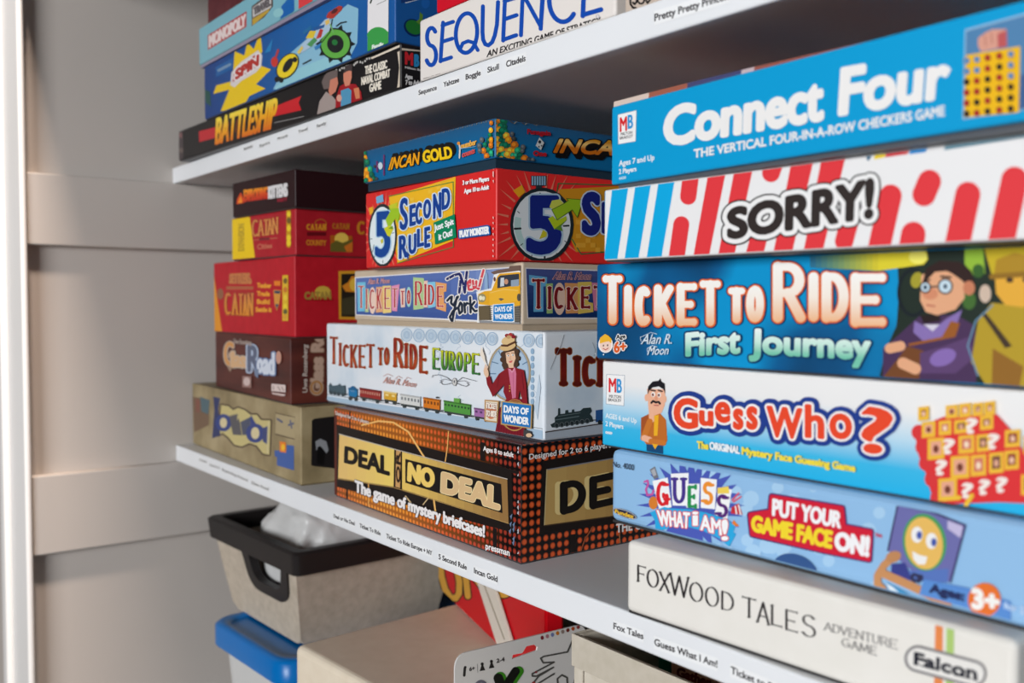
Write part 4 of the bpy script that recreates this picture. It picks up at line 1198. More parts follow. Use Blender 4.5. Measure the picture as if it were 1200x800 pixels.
a.text('Just Spit', (698, 440), (864, 382), (860, 335), (696, 390), (250, 250, 250), 2.5).text('it Out!', (738, 520), (852, 478), (848, 425), (734, 468), (250, 250, 250), 2.5)
a.done('blue capitals on yellow and a green tag')
a = g.a('small_print').z(370, 120, 2.6667)
a.t('3 or More Players', (465, 258), (547, 245), 13, (250, 246, 246), .8).t('Ages 10 to Adult', (470, 284), (547, 271), 13, (250, 246, 246), .8)
a.text('PLAY MONSTER', (457, 421), (547, 409), (547, 388), (456, 402), (250, 250, 250), 1.6, ((4.5, (24, 92, 168)),))
a.done()
a = g.a('background_print', 'R').z(565, 190, 6.6667)
spray(a, 460, 480, 30, 260, 440, 1.05, (226, 120, 96), 9)
a.poly([(596, 212), (1400, 170), (1400, 690), (730, 700), (690, 600)], (206, 140, 30)).line([(1400, 190), (592, 166), (580, 250)], 8, (20, 110, 60)).line([(700, 600), (770, 718), (1400, 660)], 8, (20, 110, 60))
rr = random.Random(8)
for k in range(26): x = 730 + rr.randint(0, 5) * 38; y = 450 + rr.randint(0, 6) * 36; a.rect(x, y, x + 38, y + 36, (222, 160, 50))
a.done()
a = g.a('stopwatch_illustration', 'R').z(565, 190, 6.6667)
a.poly([(238, 222), (308, 178), (332, 234), (284, 276)], (232, 160, 30)).rect(378, 106, 498, 184, (40, 52, 60))
for k in range(6): a.rect(384 + k * 19, 110, 396 + k * 19, 180, (140, 176, 200))
a.rect(415, 184, 460, 206, (40, 52, 60)).ell(462, 490, 248, 292, (30, 42, 46)).ell(462, 490, 224, 264, (216, 220, 222))
a.poly(arc(462, 490, 215, 250, 100, 195, 14) + arc(462, 490, 165, 205, 195, 100, 14), (176, 204, 200))
for q, w in (((250, 520, 296, 518), 16), ((632, 498, 672, 496), 14), ((484, 735, 484, 760), 14), ((448, 245, 448, 252), 14), ((272, 385, 288, 398), 6), ((295, 650, 312, 636), 6), ((380, 738, 386, 718), 6), ((575, 710, 585, 724), 6), ((640, 615, 654, 626), 6), ((545, 300, 558, 285), 6)): a.line([q[:2], q[2:]], w, (40, 46, 50))
a.letters('5', [(362, 282, 592, 700)], (22, 38, 120), 24, ((13, (164, 190, 210)),))
a.poly([(540, 300), (600, 290), (640, 330), (560, 380), (520, 350)], (196, 200, 80)).poly([(538, 372), (640, 320), (668, 300), (652, 284), (782, 294), (738, 432), (698, 372), (640, 412), (580, 452)], (150, 186, 34)).line([(538, 372), (640, 320), (668, 300), (652, 284), (782, 294), (738, 432), (698, 372), (580, 452), (538, 372)], 5, (70, 100, 30)).poly([(510, 440), (545, 420), (580, 455), (650, 420), (655, 452), (560, 525)], (176, 196, 34)).poly([(560, 520), (650, 455), (610, 500), (625, 540)], (96, 140, 40)).poly([(440, 600), (470, 528), (500, 550), (498, 580)], (196, 186, 40))
a.done('stopwatch with a figure and green arrow')
a = g.a('title_lettering', 'R').z(565, 190, 6.6667)
a.letters('SECO', [(790, 250, 900, 555), (945, 330, 1030, 540), (1060, 320, 1150, 540), (1180, 300, 1290, 530)], (24, 36, 120), 20, ((10, (190, 206, 224)),))
a.done('blue capitals')
a = g.a('corner_wear').z(565, 190, 6.6667)
rr = random.Random(6)
for k in range(14):
    y = rr.uniform(40, 170) if k < 6 else 170 + k * 43
    a.poly([(98, y), (112, y - 6), (112, y + rr.uniform(8, 40)), (102, y + 12)], (236, 214, 206))
a.done()

# ------------------------------------------------------------------
g = Game('incan', 'flat blue game box with golden slanted title and gems, topmost of the middle stack', grad([(8, 104, 156), (8, 104, 156), (36, 88, 130)], 0.0, 0.0312), ink((34, 56, 72)), 0.0062, group=GM, base_in=0.0022)
a = g.a('border_print').z(415, 130, 8)
zg = (170, 150, 110)
for k in range(26):
    x = 140 + k * 44; y = 372 - k * 10.6
    a.line([(x, y), (x + 16, y - 26 - k * .4)], 4, zg).line([(x + 16, y - 26 - k * .4), (x + 30, y - 4)], 4, (110, 130, 150))
a.done()
gems = [(232, 140, 30), (20, 110, 80), (240, 170, 50), (16, 90, 70), (200, 110, 30), (40, 150, 110)]


def heap(a, spots, s_, seed):
    rr = random.Random(seed)
    for x, y, r in spots:
        c = rr.choice(gems) if r > 0 else rr.choice([(60, 64, 66), (90, 94, 96)])
        r = abs(r)
        n = rr.choice((6, 7, 8)); t0 = rr.uniform(0, 1)
        a.poly([(x + r * s_ * math.cos(t0 + 2 * math.pi * k / n), y + r * math.sin(t0 + 2 * math.pi * k / n)) for k in range(n)], c)
        a.poly([(x + r * .5 * s_ * math.cos(t0 + .3 + 2 * math.pi * k / n) - r * .15, y - r * .2 + r * .45 * math.sin(t0 + .3 + 2 * math.pi * k / n)) for k in range(n)], tuple(min(255, int(v * 1.35)) for v in c))


a = g.a('gem_illustration').z(415, 130, 8)
heap(a, [(100, 400, 34), (108, 440, 30), (95, 470, 34), (128, 480, 34), (95, 530, 36), (125, 560, 36), (155, 545, 34), (100, 600, 38), (135, 620, 36), (170, 600, 34), (190, 635, 30), (120, 655, 32), (160, 655, 32), (218, 640, -20), (200, 520, -16)], .75, 1)
a.line([(222, 475), (224, 570)], 14, (120, 50, 110)).line([(288, 415), (288, 600)], 12, (120, 50, 110)).ell(255, 515, 22, 34, (206, 220, 232))
a.done('heap of coloured gems')
a = g.a('title_lettering').z(415, 130, 8)
gd = [(240, 130, 20), (252, 200, 30), (255, 226, 90)]
sh = ((6, -30, 6, (28, 26, 24)))
a.text('INCAN', (332, 552), (612, 500), (622, 388), (366, 440), (250, 170, 24), 3, ((7, (28, 26, 24)),), (14, -30, 9, (28, 26, 24)))
a.text('GOLD', (660, 485), (932, 436), (915, 335), (656, 378), (252, 206, 26), 6, ((7, (28, 26, 24)),), (22, -32, 10, (28, 26, 24)))
a.done('golden slanted capitals with black shade')
a = g.a('small_print').z(415, 130, 8)
a.text('number', (1015, 355), (1155, 315), (1158, 262), (1018, 305), (238, 176, 80), 3).text('counts', (1025, 435), (1140, 395), (1146, 345), (1030, 385), (214, 84, 84), 3)
a.line([(995, 300), (1005, 350), (1000, 440)], 14, (226, 214, 206)).ell(992, 305, 14, 16, (232, 150, 60)).line([(1005, 355), (1150, 335)], 6, (120, 180, 220))
a.done()
a = g.a('gem_illustration', 'R').z(560, 130, 7.0588)
hp = []
rr = random.Random(12)
for yy, x0, x1 in ((80, 115, 215), (125, 95, 225), (165, 100, 235), (205, 100, 260), (245, 90, 270), (290, 70, 320), (330, 65, 350), (370, 55, 375), (400, 90, 395)):
    x = x0
    while x < x1:
        hp.append((x + rr.uniform(-6, 6), yy + rr.uniform(-8, 8), rr.choice((26, 34, 38)))); x += 32
hp += [(275, 190, -20), (288, 230, -22), (365, 300, -24), (360, 330, -20), (415, 405, -24), (445, 405, -20), (140, 395, -30)]
heap(a, hp, .9, 5)
a.done('heap of coloured gems')
a = g.a('gem_illustration').z(560, 130, 7.0588)
heap(a, [(110, 200, 22), (118, 160, 24), (122, 100, 22), (100, 245, 26), (70, 280, 24), (60, 330, 28), (100, 320, 28), (85, 375, 30), (125, 350, 30), (122, 285, 28), (124, 240, 26), (45, 240, -24), (25, 290, -26), (30, 330, -24)], .8, 3)
a.done('heap of coloured gems')
a = g.a('title_lettering', 'R').z(560, 130, 7.0588)
a.text('INCAN GOLD', (622, 340), (1900, 402), (1930, 280), (672, 238), [(206, 110, 20), (250, 206, 120), (214, 140, 30), (240, 180, 40)], 7, ((9, (20, 18, 18)),), (26, 34, 9, (18, 16, 16)))
a.text('Funagain', (402, 190), (590, 204), (590, 168), (402, 152), (176, 26, 40), 3).text('One', (452, 370), (556, 374), (556, 340), (452, 332), (186, 26, 40), 4)
a.poly([(500, 220), (538, 264), (512, 326), (468, 288)], (206, 208, 206)).ell(502, 258, 12, 14, (40, 44, 50)).ell(496, 298, 6, 7, (40, 44, 50)).ell(518, 290, 6, 7, (40, 44, 50))
for k in range(22):
    x = 240 + k * 92; y = 78 + k * 7.2
    a.line([(x + 50, y + 28), (x + 88, y)], 8, (150, 140, 124)).line([(x, y - 6), (x + 38, y + 24)], 8, (80, 74, 70))
a.done('golden slanted capitals with black shade')

# ------------------------------------------------------------------ left stack, from the shelf up
GL = 'game boxes in the left stack'
parch = cloud('parchment_print', [(128, 112, 80), (158, 140, 104), (178, 160, 124)], 22, 0.5, detail=5, lo=.3, hi=.66)
g = Game('dom', 'parchment brown game box with cream banner of blue letters, lowest of the left stack', parch, ink((110, 94, 66)), group=GL)
a = g.a('banner_print').z(210, 440, 5.7143)
ol = (84, 66, 48)
ban = [(282, 196), (330, 205), (362, 232), (395, 215), (440, 232), (478, 262), (520, 262), (548, 298), (612, 300), (604, 530), (560, 520), (520, 468), (470, 450), (420, 474), (370, 462), (330, 412), (290, 382), (262, 400)]
a.line(ban + [ban[0]], 22, ol)
a.poly(ban, (206, 190, 128))
nb = (46, 66, 132)
a.poly([(228, 140), (275, 150), (262, 220), (276, 400), (220, 420), (236, 230)], (44, 54, 100)).poly([(90, 140), (200, 160), (200, 330), (100, 380)], (118, 92, 70)).poly([(140, 140), (205, 165), (195, 260), (150, 240)], (80, 104, 112)).poly([(110, 150), (140, 170), (135, 250), (112, 240)], (130, 80, 66))
a.ell(297, 315, 54, 58, nb).ell(297, 315, 24, 34, (222, 206, 160)).poly([(335, 270), (395, 255), (410, 330), (420, 400), (360, 395)], (90, 88, 92)).poly([(410, 310), (480, 275), (470, 390), (425, 400)], (76, 82, 104)).poly([(392, 250), (402, 285), (388, 300)], (200, 186, 130))
a.ell(510, 385, 62, 64, nb).ell(510, 385, 28, 40, (222, 206, 160)).poly([(480, 262), (520, 330), (476, 345)], nb).poly([(560, 350), (600, 335), (590, 460), (560, 440)], (60, 72, 120))
a.line([(600, 310), (592, 520)], 10, (214, 200, 150))
a.done('cream banner with blue letter shapes')
a = g.a('maker_emblem').z(210, 440, 5.7143)
a.poly([(648, 255), (775, 282), (776, 420), (645, 385)], (176, 158, 120)).line([(645, 392), (772, 425)], 6, ol).line([(650, 250), (775, 278)], 4, ol).line([(660, 290), (690, 310)], 14, (90, 96, 120)).line([(735, 330), (765, 320)], 14, (90, 96, 120)).line([(745, 300), (755, 350)], 10, (100, 104, 124))
a.poly([(640, 500), (720, 505), (722, 462), (770, 470), (770, 634), (656, 600), (656, 545), (642, 540)], (62, 96, 164))
a.poly([(674, 440), (715, 446), (717, 515), (676, 510)], (240, 128, 34)).ell(697, 480, 12, 22, (252, 196, 40))
a.done('blue emblem with an orange flame')
a = g.a('picture_print', 'R').z(210, 440, 5.7143)
a.poly([(888, 300), (905, 288), (1200, 250), (1200, 640), (905, 606), (884, 600)], (30, 27, 28))
a.poly([(912, 440), (945, 422), (985, 440), (1000, 500), (985, 520), (955, 480), (930, 490), (918, 500)], (150, 152, 156)).poly([(925, 480), (945, 470), (975, 520), (970, 600), (920, 590)], (14, 13, 14))
a.done('dark picture panel')

brn = cloud('brown_plank_print', [(66, 30, 26), (86, 38, 32), (102, 48, 38)], 20, 0.45, stretch=(.4, .4, 3))
g = Game('glass', 'dark brown game box with tan and silver lettering, in the left stack', brn, group=GL)
a = g.a('title_lettering').z(240, 380, 6.6667)
o7 = ((9, (54, 44, 44)), (6, (206, 190, 178)))
tn, sv = (222, 178, 132), (186, 200, 224)
a.letters('G', [(155, 140, 222, 318)], (214, 152, 84), 6, o7).letters('lass', [(212, 215, 232, 332), (240, 248, 278, 330), (284, 252, 312, 334), (318, 254, 346, 338)], tn, 6, o7)
a.letters('R', [(345, 168, 428, 365)], (96, 104, 128), 8, ((10, (190, 204, 226)),)).letters('oad', [(420, 272, 456, 375), (464, 276, 504, 385), (510, 225, 548, 388)], (220, 226, 238), 7, ((10, (110, 130, 170)),))
a.poly([(390, 340), (430, 350), (425, 420), (400, 400)], (120, 136, 164)).ell(585, 258, 22, 50, (206, 150, 130)).poly([(180, 320), (225, 340), (205, 370)], (170, 140, 120))
a.done('tan and silver lettering')
a = g.a('small_print').z(240, 380, 6.6667)
a.text('Uwe Rosenberg', (232, 148), (372, 160), (374, 124), (234, 110), (180, 160, 150), 1)
a.rect(302, 402, 372, 490, (156, 116, 108), 4).ell(336, 446, 26, 34, (214, 190, 184)).rect(530, 462, 640, 520, (226, 206, 200), 10).poly([(530, 530), (640, 545), (630, 560), (600, 556), (540, 545)], (214, 190, 184)).line([(545, 480), (545, 510)], 5, (110, 70, 62)).line([(580, 485), (600, 515)], 5, (110, 70, 62)).line([(610, 490), (626, 515)], 5, (110, 70, 62))
a.done()
a = g.a('title_lettering', 'R').z(240, 380, 6.6667)
a.text('Uwe Rosenberg', (800, 530), (800, 160), (765, 152), (765, 532), (196, 184, 174), 1.5)
a.text('Glass Road', (915, 545), (925, -60), (840, -60), (830, 545), (190, 160, 140), 9, ((8, (120, 84, 66)),)).ring(872, 492, 40, 46, 16, (176, 126, 72))
a.done('pale lettering running up the side')

g = Game('settl', 'large red game box with orange wedge and gold lettering, in the left stack', cloud('red_linen_print', [(184, 22, 36), (196, 28, 42)], 90, 0.5, bump=.05, bscale=700), group=GL)
a = g.a('title_lettering').z(240, 290, 6.6667)
og = (214, 138, 44)
a.poly([(66, 180), (80, 270), (100, 420), (136, 660), (60, 665)], (232, 150, 34)).ell(122, 362, 26, 44, (150, 96, 66))
a.poly([(192, 205), (340, 196), (350, 230), (368, 250), (366, 285), (190, 282)], (176, 92, 56)).text('SETTLERS', (190, 278), (366, 282), (350, 200), (198, 206), (206, 128, 70), 3)
a.rect(168, 302, 380, 328, (180, 96, 58)).line([(170, 345), (378, 345)], 4, (150, 60, 40))
a.serif('CATAN', [(155, 352, 205, 526), (212, 358, 262, 526), (262, 362, 302, 528), (298, 362, 334, 530), (334, 356, 380, 532)], [(230, 140, 36), (226, 146, 56), (216, 130, 70)], 15, 10, 9, ((4, (130, 50, 26)),))
a.done('gold lettering on an orange wedge')
a = g.a('small_print').z(240, 290, 6.6667)
ye = (240, 160, 44)
for (tx, x0, x1), y in zip((('Teuber', 412, 520), ('Trade', 412, 508), ('Build', 412, 508), ('Settle it', 402, 524)), (312, 376, 438, 500)): a.t(tx, (x0, y), (x1, y + 2), 34, ye, 3)
a.poly([(540, 330), (600, 332), (585, 440), (566, 496), (548, 440)], (222, 150, 60)).poly([(546, 336), (594, 338), (590, 360), (548, 356)], (40, 60, 90)).poly([(555, 440), (580, 442), (566, 482)], (50, 66, 96)).rect(545, 260, 595, 298, (236, 128, 30))
a.emit([[(610, 216), (655, 214), (656, 572), (610, 572)]], (228, 182, 40))
for y, c in ((260, (120, 90, 40)), (330, (210, 120, 40)), (390, (240, 206, 60)), (460, (240, 210, 50)), (500, (100, 90, 50)), (540, (220, 160, 50))): a.ell(633, y, 16, 22, c)
a.done()
a = g.a('picture_print', 'R').z(240, 290, 6.6667)
a.ell(922, 352, 64, 52, (214, 178, 70)).rect(845, 385, 1000, 420, (184, 8, 26)).text('CATAN', (780, 402), (985, 404), (982, 345), (782, 350), (170, 138, 60), 4).line([(790, 410), (1005, 408)], 6, (120, 20, 20))
a.emit([[(1044, 184), (1500, 170), (1500, 570), (1048, 560)]], (224, 160, 44)).emit([[(1066, 206), (1500, 194), (1500, 548), (1066, 540)]], (40, 34, 26)).poly([(1072, 300), (1120, 270), (1145, 225), (1260, 215), (1260, 350), (1100, 345)], (226, 140, 40)).ell(1180, 290, 50, 54, (246, 200, 70)).poly([(1070, 400), (1160, 380), (1260, 410), (1260, 520), (1070, 525)], (70, 66, 44))
a.done('gold-framed picture of a sunset')

g = Game('catan', 'smaller red game box with a bright yellow end panel, in the left stack', cloud('red_linen_print_small', [(172, 26, 38), (184, 32, 44)], 90, 0.5), group=GL)
a = g.a('title_lettering').z(250, 190, 6.6667)
a.emit([[(140, 440), (284, 420), (328, 770), (140, 790)]], (246, 204, 10)).text('EXPANSION', (240, 690), (240, 480), (196, 486), (196, 694), (196, 160, 30), 3)
a.serif('CATAN', [(302, 450, 352, 580), (348, 450, 396, 575), (394, 448, 434, 570), (424, 442, 464, 565), (462, 432, 506, 560)], (222, 146, 74), 11, 7, 7, ((4, (150, 60, 34)),), sl=-.1)
a.line([(320, 608), (500, 592)], 6, (190, 110, 80)).rect(360, 592, 440, 612, (120, 30, 34), -5).text('Cities', (345, 680), (460, 668), (460, 632), (345, 642), (206, 110, 84), 2)
a.line([(590, 385), (590, 650)], 34, (206, 150, 20)).ell(592, 405, 16, 20, (240, 206, 40))
for y in (455, 515, 590, 630): a.ell(592, y, 17, 24, (242, 208, 40) if y != 455 else (120, 90, 30))
a.done('gold lettering beside a yellow panel')
a = g.a('picture_print', 'R').z(250, 190, 6.6667)
a.ring(838, 480, 44, 34, 7, (190, 110, 40)).serif('CATAN', row((728, 482, 528, 882, 482, 532), [(0, .19), (.2, .4), (.41, .59), (.58, .8), (.81, 1)]), (226, 150, 40), 11, 7, 5)
a.rect(732, 545, 880, 575, (110, 14, 24)).text('COUNTY', (728, 645), (880, 650), (880, 612), (728, 608), (216, 130, 40), 3)
a.serif('CATAN', row((930, 476, 520, 1062, 480, 524), [(0, .19), (.2, .4), (.41, .59), (.58, .8), (.81, 1)]), (196, 120, 36), 9, 6, 4)
a.emit([[(914, 570), (1084, 575), (1086, 702), (914, 698)]], (186, 96, 26)).ell(1000, 598, 54, 48, (246, 206, 90)).poly([(914, 640), (960, 610), (1010, 630), (1086, 600), (1086, 702), (914, 698)], (110, 100, 40)).poly([(1020, 660), (1086, 620), (1086, 702), (1040, 702)], (220, 120, 40))
a.serif('CATAN', row((1120, 460, 560, 1480, 480, 600), [(0, .19), (.2, .4), (.41, .59), (.58, .8), (.81, 1)]), (216, 140, 40), 22, 13, 10)
a.done('sunrise picture and gold lettering')

g = Game('expl', 'very dark maroon game box with orange and white lettering, topmost of the left stack', ink((40, 12, 17), 0.5), group=GL)
a = g.a('title_lettering').z(250, 190, 6.6667)
a.text('EXPLODING', (240, 306), (424, 282), (424, 196), (242, 220), [(200, 40, 20), (226, 80, 20), (242, 150, 26)], 5).text('KITTENS', (432, 284), (578, 262), (576, 166), (432, 194), (226, 222, 222), 5)
a.poly([(182, 328), (186, 288), (200, 262), (214, 235), (226, 258), (240, 290), (236, 320)], (222, 70, 20)).poly([(195, 320), (205, 285), (215, 265), (226, 300), (222, 318)], (246, 150, 30))
a.text('PARTY', (502, 312), (576, 300), (576, 276), (502, 288), (150, 20, 46), 2)
a.done('orange and white lettering with a flame')

# ------------------------------------------------------------------ top shelf
GU = 'game boxes on the top shelf'
g = Game('battle', 'long flat black game box with yellow title, at the left end of the top shelf', ink((30, 27, 28)), group=GU)
a = g.a('title_lettering').z(200, 100, 8)
a.poly([(265, 432), (440, 385), (440, 485), (268, 532)], (196, 40, 48)).poly([(960, 205), (1226, 98), (1200, 162), (1226, 232), (960, 292)], (206, 34, 42))
a.text('BATTLESHIP', (420, 552), (968, 398), (1004, 118), (434, 312), [(224, 110, 24), (244, 170, 24), (250, 220, 70)], 7)
for x in (470, 530, 610, 690, 745, 810, 900): a.line([(x, 520 - (x - 420) * .28 - 30), (x + 16, 380 - (x - 420) * .34)], 5, (190, 84, 24))
a.poly([(80, 440), (118, 425), (122, 690), (70, 712)], (70, 60, 62)).ell(95, 470, 14, 26, (130, 90, 90)).ell(100, 610, 20, 24, (110, 96, 90))
a.done('yellow and orange lettering on a red ribbon')
a = g.a('small_print').z(350, 60, 8)
for tx, bl, br, cp in (('THE CLASSIC', (625, 218), (830, 158), 74), ('NAVAL COMBAT', (592, 318), (857, 238), 70), ('GAME', (668, 384), (775, 352), 74)): a.t(tx, bl, br, cp, (236, 226, 210), 3)
rr = random.Random(2)
for k in range(16): x = 340 + k * 22; a.ell(x + rr.uniform(-8, 8), 185 - k * 7.2 + rr.uniform(-12, 12), 8, 12, (190, 186, 180))
a.line([(-222, 670), (50, 612)], 7, (150, 146, 144)); a.done()
a = g.a('photo_print').z(350, 60, 8)
sk = (206, 128, 104)
a.poly([(172, 610), (200, 470), (260, 380), (320, 420), (370, 480), (330, 560), (300, 590)], (166, 150, 144)).poly([(290, 270), (365, 240), (375, 300), (350, 380), (300, 420), (285, 380)], sk).poly([(245, 230), (290, 185), (370, 180), (368, 240), (300, 270), (290, 350), (240, 360), (220, 290)], (110, 96, 92))
a.poly([(350, 450), (390, 330), (440, 300), (540, 310), (590, 380), (600, 470), (420, 520), (350, 550)], (160, 28, 36)).poly([(425, 200), (500, 175), (502, 250), (480, 320), (440, 330), (424, 270)], (216, 136, 110)).poly([(425, 210), (440, 140), (505, 120), (508, 190), (470, 180)], (70, 60, 60))
a.poly([(400, 370), (470, 345), (500, 370), (495, 490), (400, 520)], (84, 150, 186)).poly([(520, 350), (570, 340), (580, 440), (540, 450)], (214, 130, 90)).ell(385, 440, 24, 34, (222, 160, 140)).poly([(340, 545), (600, 470), (600, 490), (350, 570)], (120, 140, 190))
a.done('photo of two players')
a = g.a('edge_wear').z(350, 60, 8)
a.poly([(930, 10), (965, -10), (972, 100), (962, 350), (925, 362), (935, 300), (948, 150)], (216, 200, 180)); a.poly([(680, 60), (960, -62), (960, -40), (690, 75)], (226, 212, 192)); a.done('worn pale edges')
a = g.a('maker_emblem', 'R').z(350, 60, 8)
a.letters('M', [(1002, 16, 1066, 124)], (206, 40, 48), 7, sl=.2).letters('B', [(1088, 34, 1124, 140)], (50, 140, 196), 7)
a.t('Milton Bradley', (998, 160), (1230, 200), 18, (200, 196, 194), 2).t('Ages', (1000, 250), (1065, 262), 36, (226, 222, 220), 3).t('7 to Adult', (1002, 312), (1160, 316), 40, (226, 222, 220), 3)
a.emit([[(965, -30), (1200, 0), (1200, 8), (965, -8)]], (216, 200, 180)); a.done('red and blue capitals')

g = Game('blue', 'deep blue game box with yellow splash and spiked wheels, lying on the long black box', grad([(22, 62, 128), (26, 84, 150), (30, 100, 168), (26, 90, 160)], 0.0, 0.36, 0), group=GU)
a = g.a('background_print').z(200, 0, 4)
a.emit([[(480, 420), (560, 250), (700, 130), (830, 20), (880, 40), (875, 200), (830, 290), (600, 380)]], (140, 190, 214)).emit([[(500, 400), (600, 320), (800, 240), (860, 280), (800, 330), (480, 440)]], (150, 204, 216))
a.poly([(235, 520), (275, 420), (200, 440), (215, 400), (290, 380), (300, 240), (345, 260), (360, 200), (390, 230), (420, 150), (430, 240), (400, 300), (470, 325), (400, 395), (445, 415), (370, 450), (340, 500), (290, 520)], (240, 200, 24))
a.poly([(280, 400), (285, 340), (330, 290), (410, 235), (430, 260), (425, 310), (400, 340), (330, 380), (300, 410)], (220, 212, 210)).poly([(290, 385), (296, 345), (335, 302), (405, 250), (418, 262), (412, 305), (330, 362)], (186, 56, 46)).text('SPIN', (305, 372), (410, 304), (412, 258), (307, 330), (186, 50, 44), 4, ((7, (236, 228, 226)),))
a.poly([(212, 315), (295, 270), (295, 320), (214, 362)], (30, 96, 160)).line([(225, 330), (280, 302)], 12, (120, 150, 180)); a.ell(488, 290, 16, 24, (206, 60, 50)).line([(495, 265), (505, 235)], 10, (186, 60, 60)).poly([(440, 250), (480, 180), (470, 240)], (40, 130, 190))
a.poly([(160, 420), (186, 430), (190, 500), (165, 480)], (40, 84, 74))
a.done('yellow splash with a red sign')
a = g.a('vehicle_illustration').z(350, 0, 8)
bk = (32, 34, 36)
for cx, cy, rx, ry, c, n in ((348, 412, 150, 150, (100, 176, 72), 10), (20 - 130, 620 - 0, 0, 0, (0, 0, 0), 0)):
    if not n: continue
    for k in range(n):
        t = 2 * math.pi * k / n
        a.poly([(cx + rx * math.cos(t - .16), cy + ry * math.sin(t - .16)), (cx + rx * 1.26 * math.cos(t), cy + ry * 1.26 * math.sin(t)), (cx + rx * math.cos(t + .16), cy + ry * math.sin(t + .16))], bk)
    a.ell(cx, cy, rx, ry, bk).ell(cx, cy, rx * .9, ry * .9, c).ell(cx, cy, rx * .52, ry * .56, bk).ell(cx - 6, cy - 14, rx * .18, ry * .18, (40, 120, 60))
a.poly([(262, 160), (280, 120), (380, 55), (414, 60), (410, 90), (330, 170), (280, 180)], (180, 60, 50)).ell(340, 105, 36, 18, (90, 40, 40), -35).poly([(250, 185), (290, 170), (310, 230), (290, 290), (180, 400), (60, 480), (20, 500), (30, 420), (120, 330)], (176, 200, 220))
for q, c in (([(40, 300), (120, 235), (130, 270), (60, 320)], (40, 110, 160)), ([(70, 360), (110, 290), (170, 290), (140, 360)], (226, 196, 60)), ([(165, 370), (205, 270), (235, 280), (215, 350)], (190, 60, 56)), ([(80, 420), (150, 350), (180, 380), (120, 440)], (80, 150, 90)), ([(140, 260), (250, 230), (240, 260), (150, 290)], (40, 90, 150)), ([(250, 200), (290, 180), (296, 215), (260, 240)], (230, 190, 100)), ([(150, 440), (220, 400), (200, 450), (160, 470)], (60, 130, 190))): a.poly(q, c)
a.line([(360, 245), (400, 215), (450, 205)], 12, bk).line([(45, 600), (120, 560)], 12, bk).line([(320, 180), (300, 300), (220, 400)], 8, bk).line([(300, 230), (330, 300)], 12, (120, 180, 110))
a.z(220, 0, 8)
a.ell(940, 620, 88, 138, bk, 35).ell(940, 618, 78, 126, (240, 210, 40), 35).ell(944, 612, 34, 76, bk, 32)
for x, y in ((840, 745), (880, 750), (1010, 560)): a.ell(x, y, 22, 26, bk)
a.poly([(1030, 490), (1075, 430), (1090, 450), (1050, 510)], (230, 200, 100))
a.done('toy vehicle with a green and a yellow wheel')
a = g.a('side_panel_print').z(350, 0, 8)
a.emit([[(655, -200), (850, -270), (846, 450), (650, 530)]], (238, 234, 234)).poly([(652, 345)] + [(752 + 115 * math.cos(R(t)), 372 + 118 * math.sin(R(t))) for t in range(200, 345, 12)] + [(846, 300), (846, 450), (650, 530)], (62, 160, 76))
a.text('Family', (695, 462), (798, 430), (800, 395), (697, 425), (230, 240, 230), 3).line([(680, 30), (690, 0)], 14, (50, 60, 50)).line([(740, 45), (825, 5)], 4, (90, 96, 90))
a.done('white and green panel')
a = g.a('creature_illustration', 'R').z(350, 0, 8)
a.ell(1075, 260, 95, 78, (10, 40, 90), 35).ell(1078, 256, 80, 62, (36, 120, 50), 35).poly([(1100, 200), (1130, 180), (1135, 110), (1165, 140), (1160, 200), (1130, 230)], (96, 140, 50)).line([(1005, 20), (1130, -15)], 22, (206, 214, 226)).ell(1190, 30, 40, 50, (30, 100, 180))
a.emit([[(960, -100), (1100, -100), (1100, 0), (960, 30)]], (24, 60, 120)); a.done('green leaf shape')

g = Game('mono', 'pale teal game box with white capitals on a red bar, on the top shelf', ink((126, 182, 196)), ink((150, 140, 160)), 0.003, group=GU)
a = g.a('title_lettering').z(220, 0, 8)
a.emit([[(188, 330), (552, 104), (550, 252), (190, 470)]], (184, 62, 62)).text('MONOPOLY', (204, 440), (538, 238), (540, 136), (204, 340), (232, 214, 210), 7)
a.done('white lettering on a red bar')
a = g.a('badge_print').z(220, 0, 8)
a.emit([[(600, 60), (800, -90), (800, 60), (720, 160), (600, 245)]], (84, 72, 66)).emit([[(610, 70), (785, -50), (782, 70), (610, 165)]], (206, 200, 196)).emit([[(605, 180), (770, 80), (760, 110), (610, 240)]], (196, 160, 60)).text('TRAVEL', (622, 140), (775, 50), (775, -20), (622, 76), (96, 90, 92), 6)
a.done('white and gold badge')
a = g.a('illustration').z(220, 0, 8)
a.poly([(870, 180), (880, 60), (930, 0), (1000, -40), (1000, 100), (940, 150)], (20, 100, 176)).poly([(930, 165), (1040, 100), (1172, 30), (1172, 50), (900, 195)], (70, 40, 110)).ell(850, 120, 50, 40, (146, 200, 206), -30)
a.done()
a = g.a('red_print').z(220, 0, 8)
a.poly([(1040, 98), (1040, -80), (1170, -160), (1172, 28)], (222, 66, 70))
a.done('red patch')

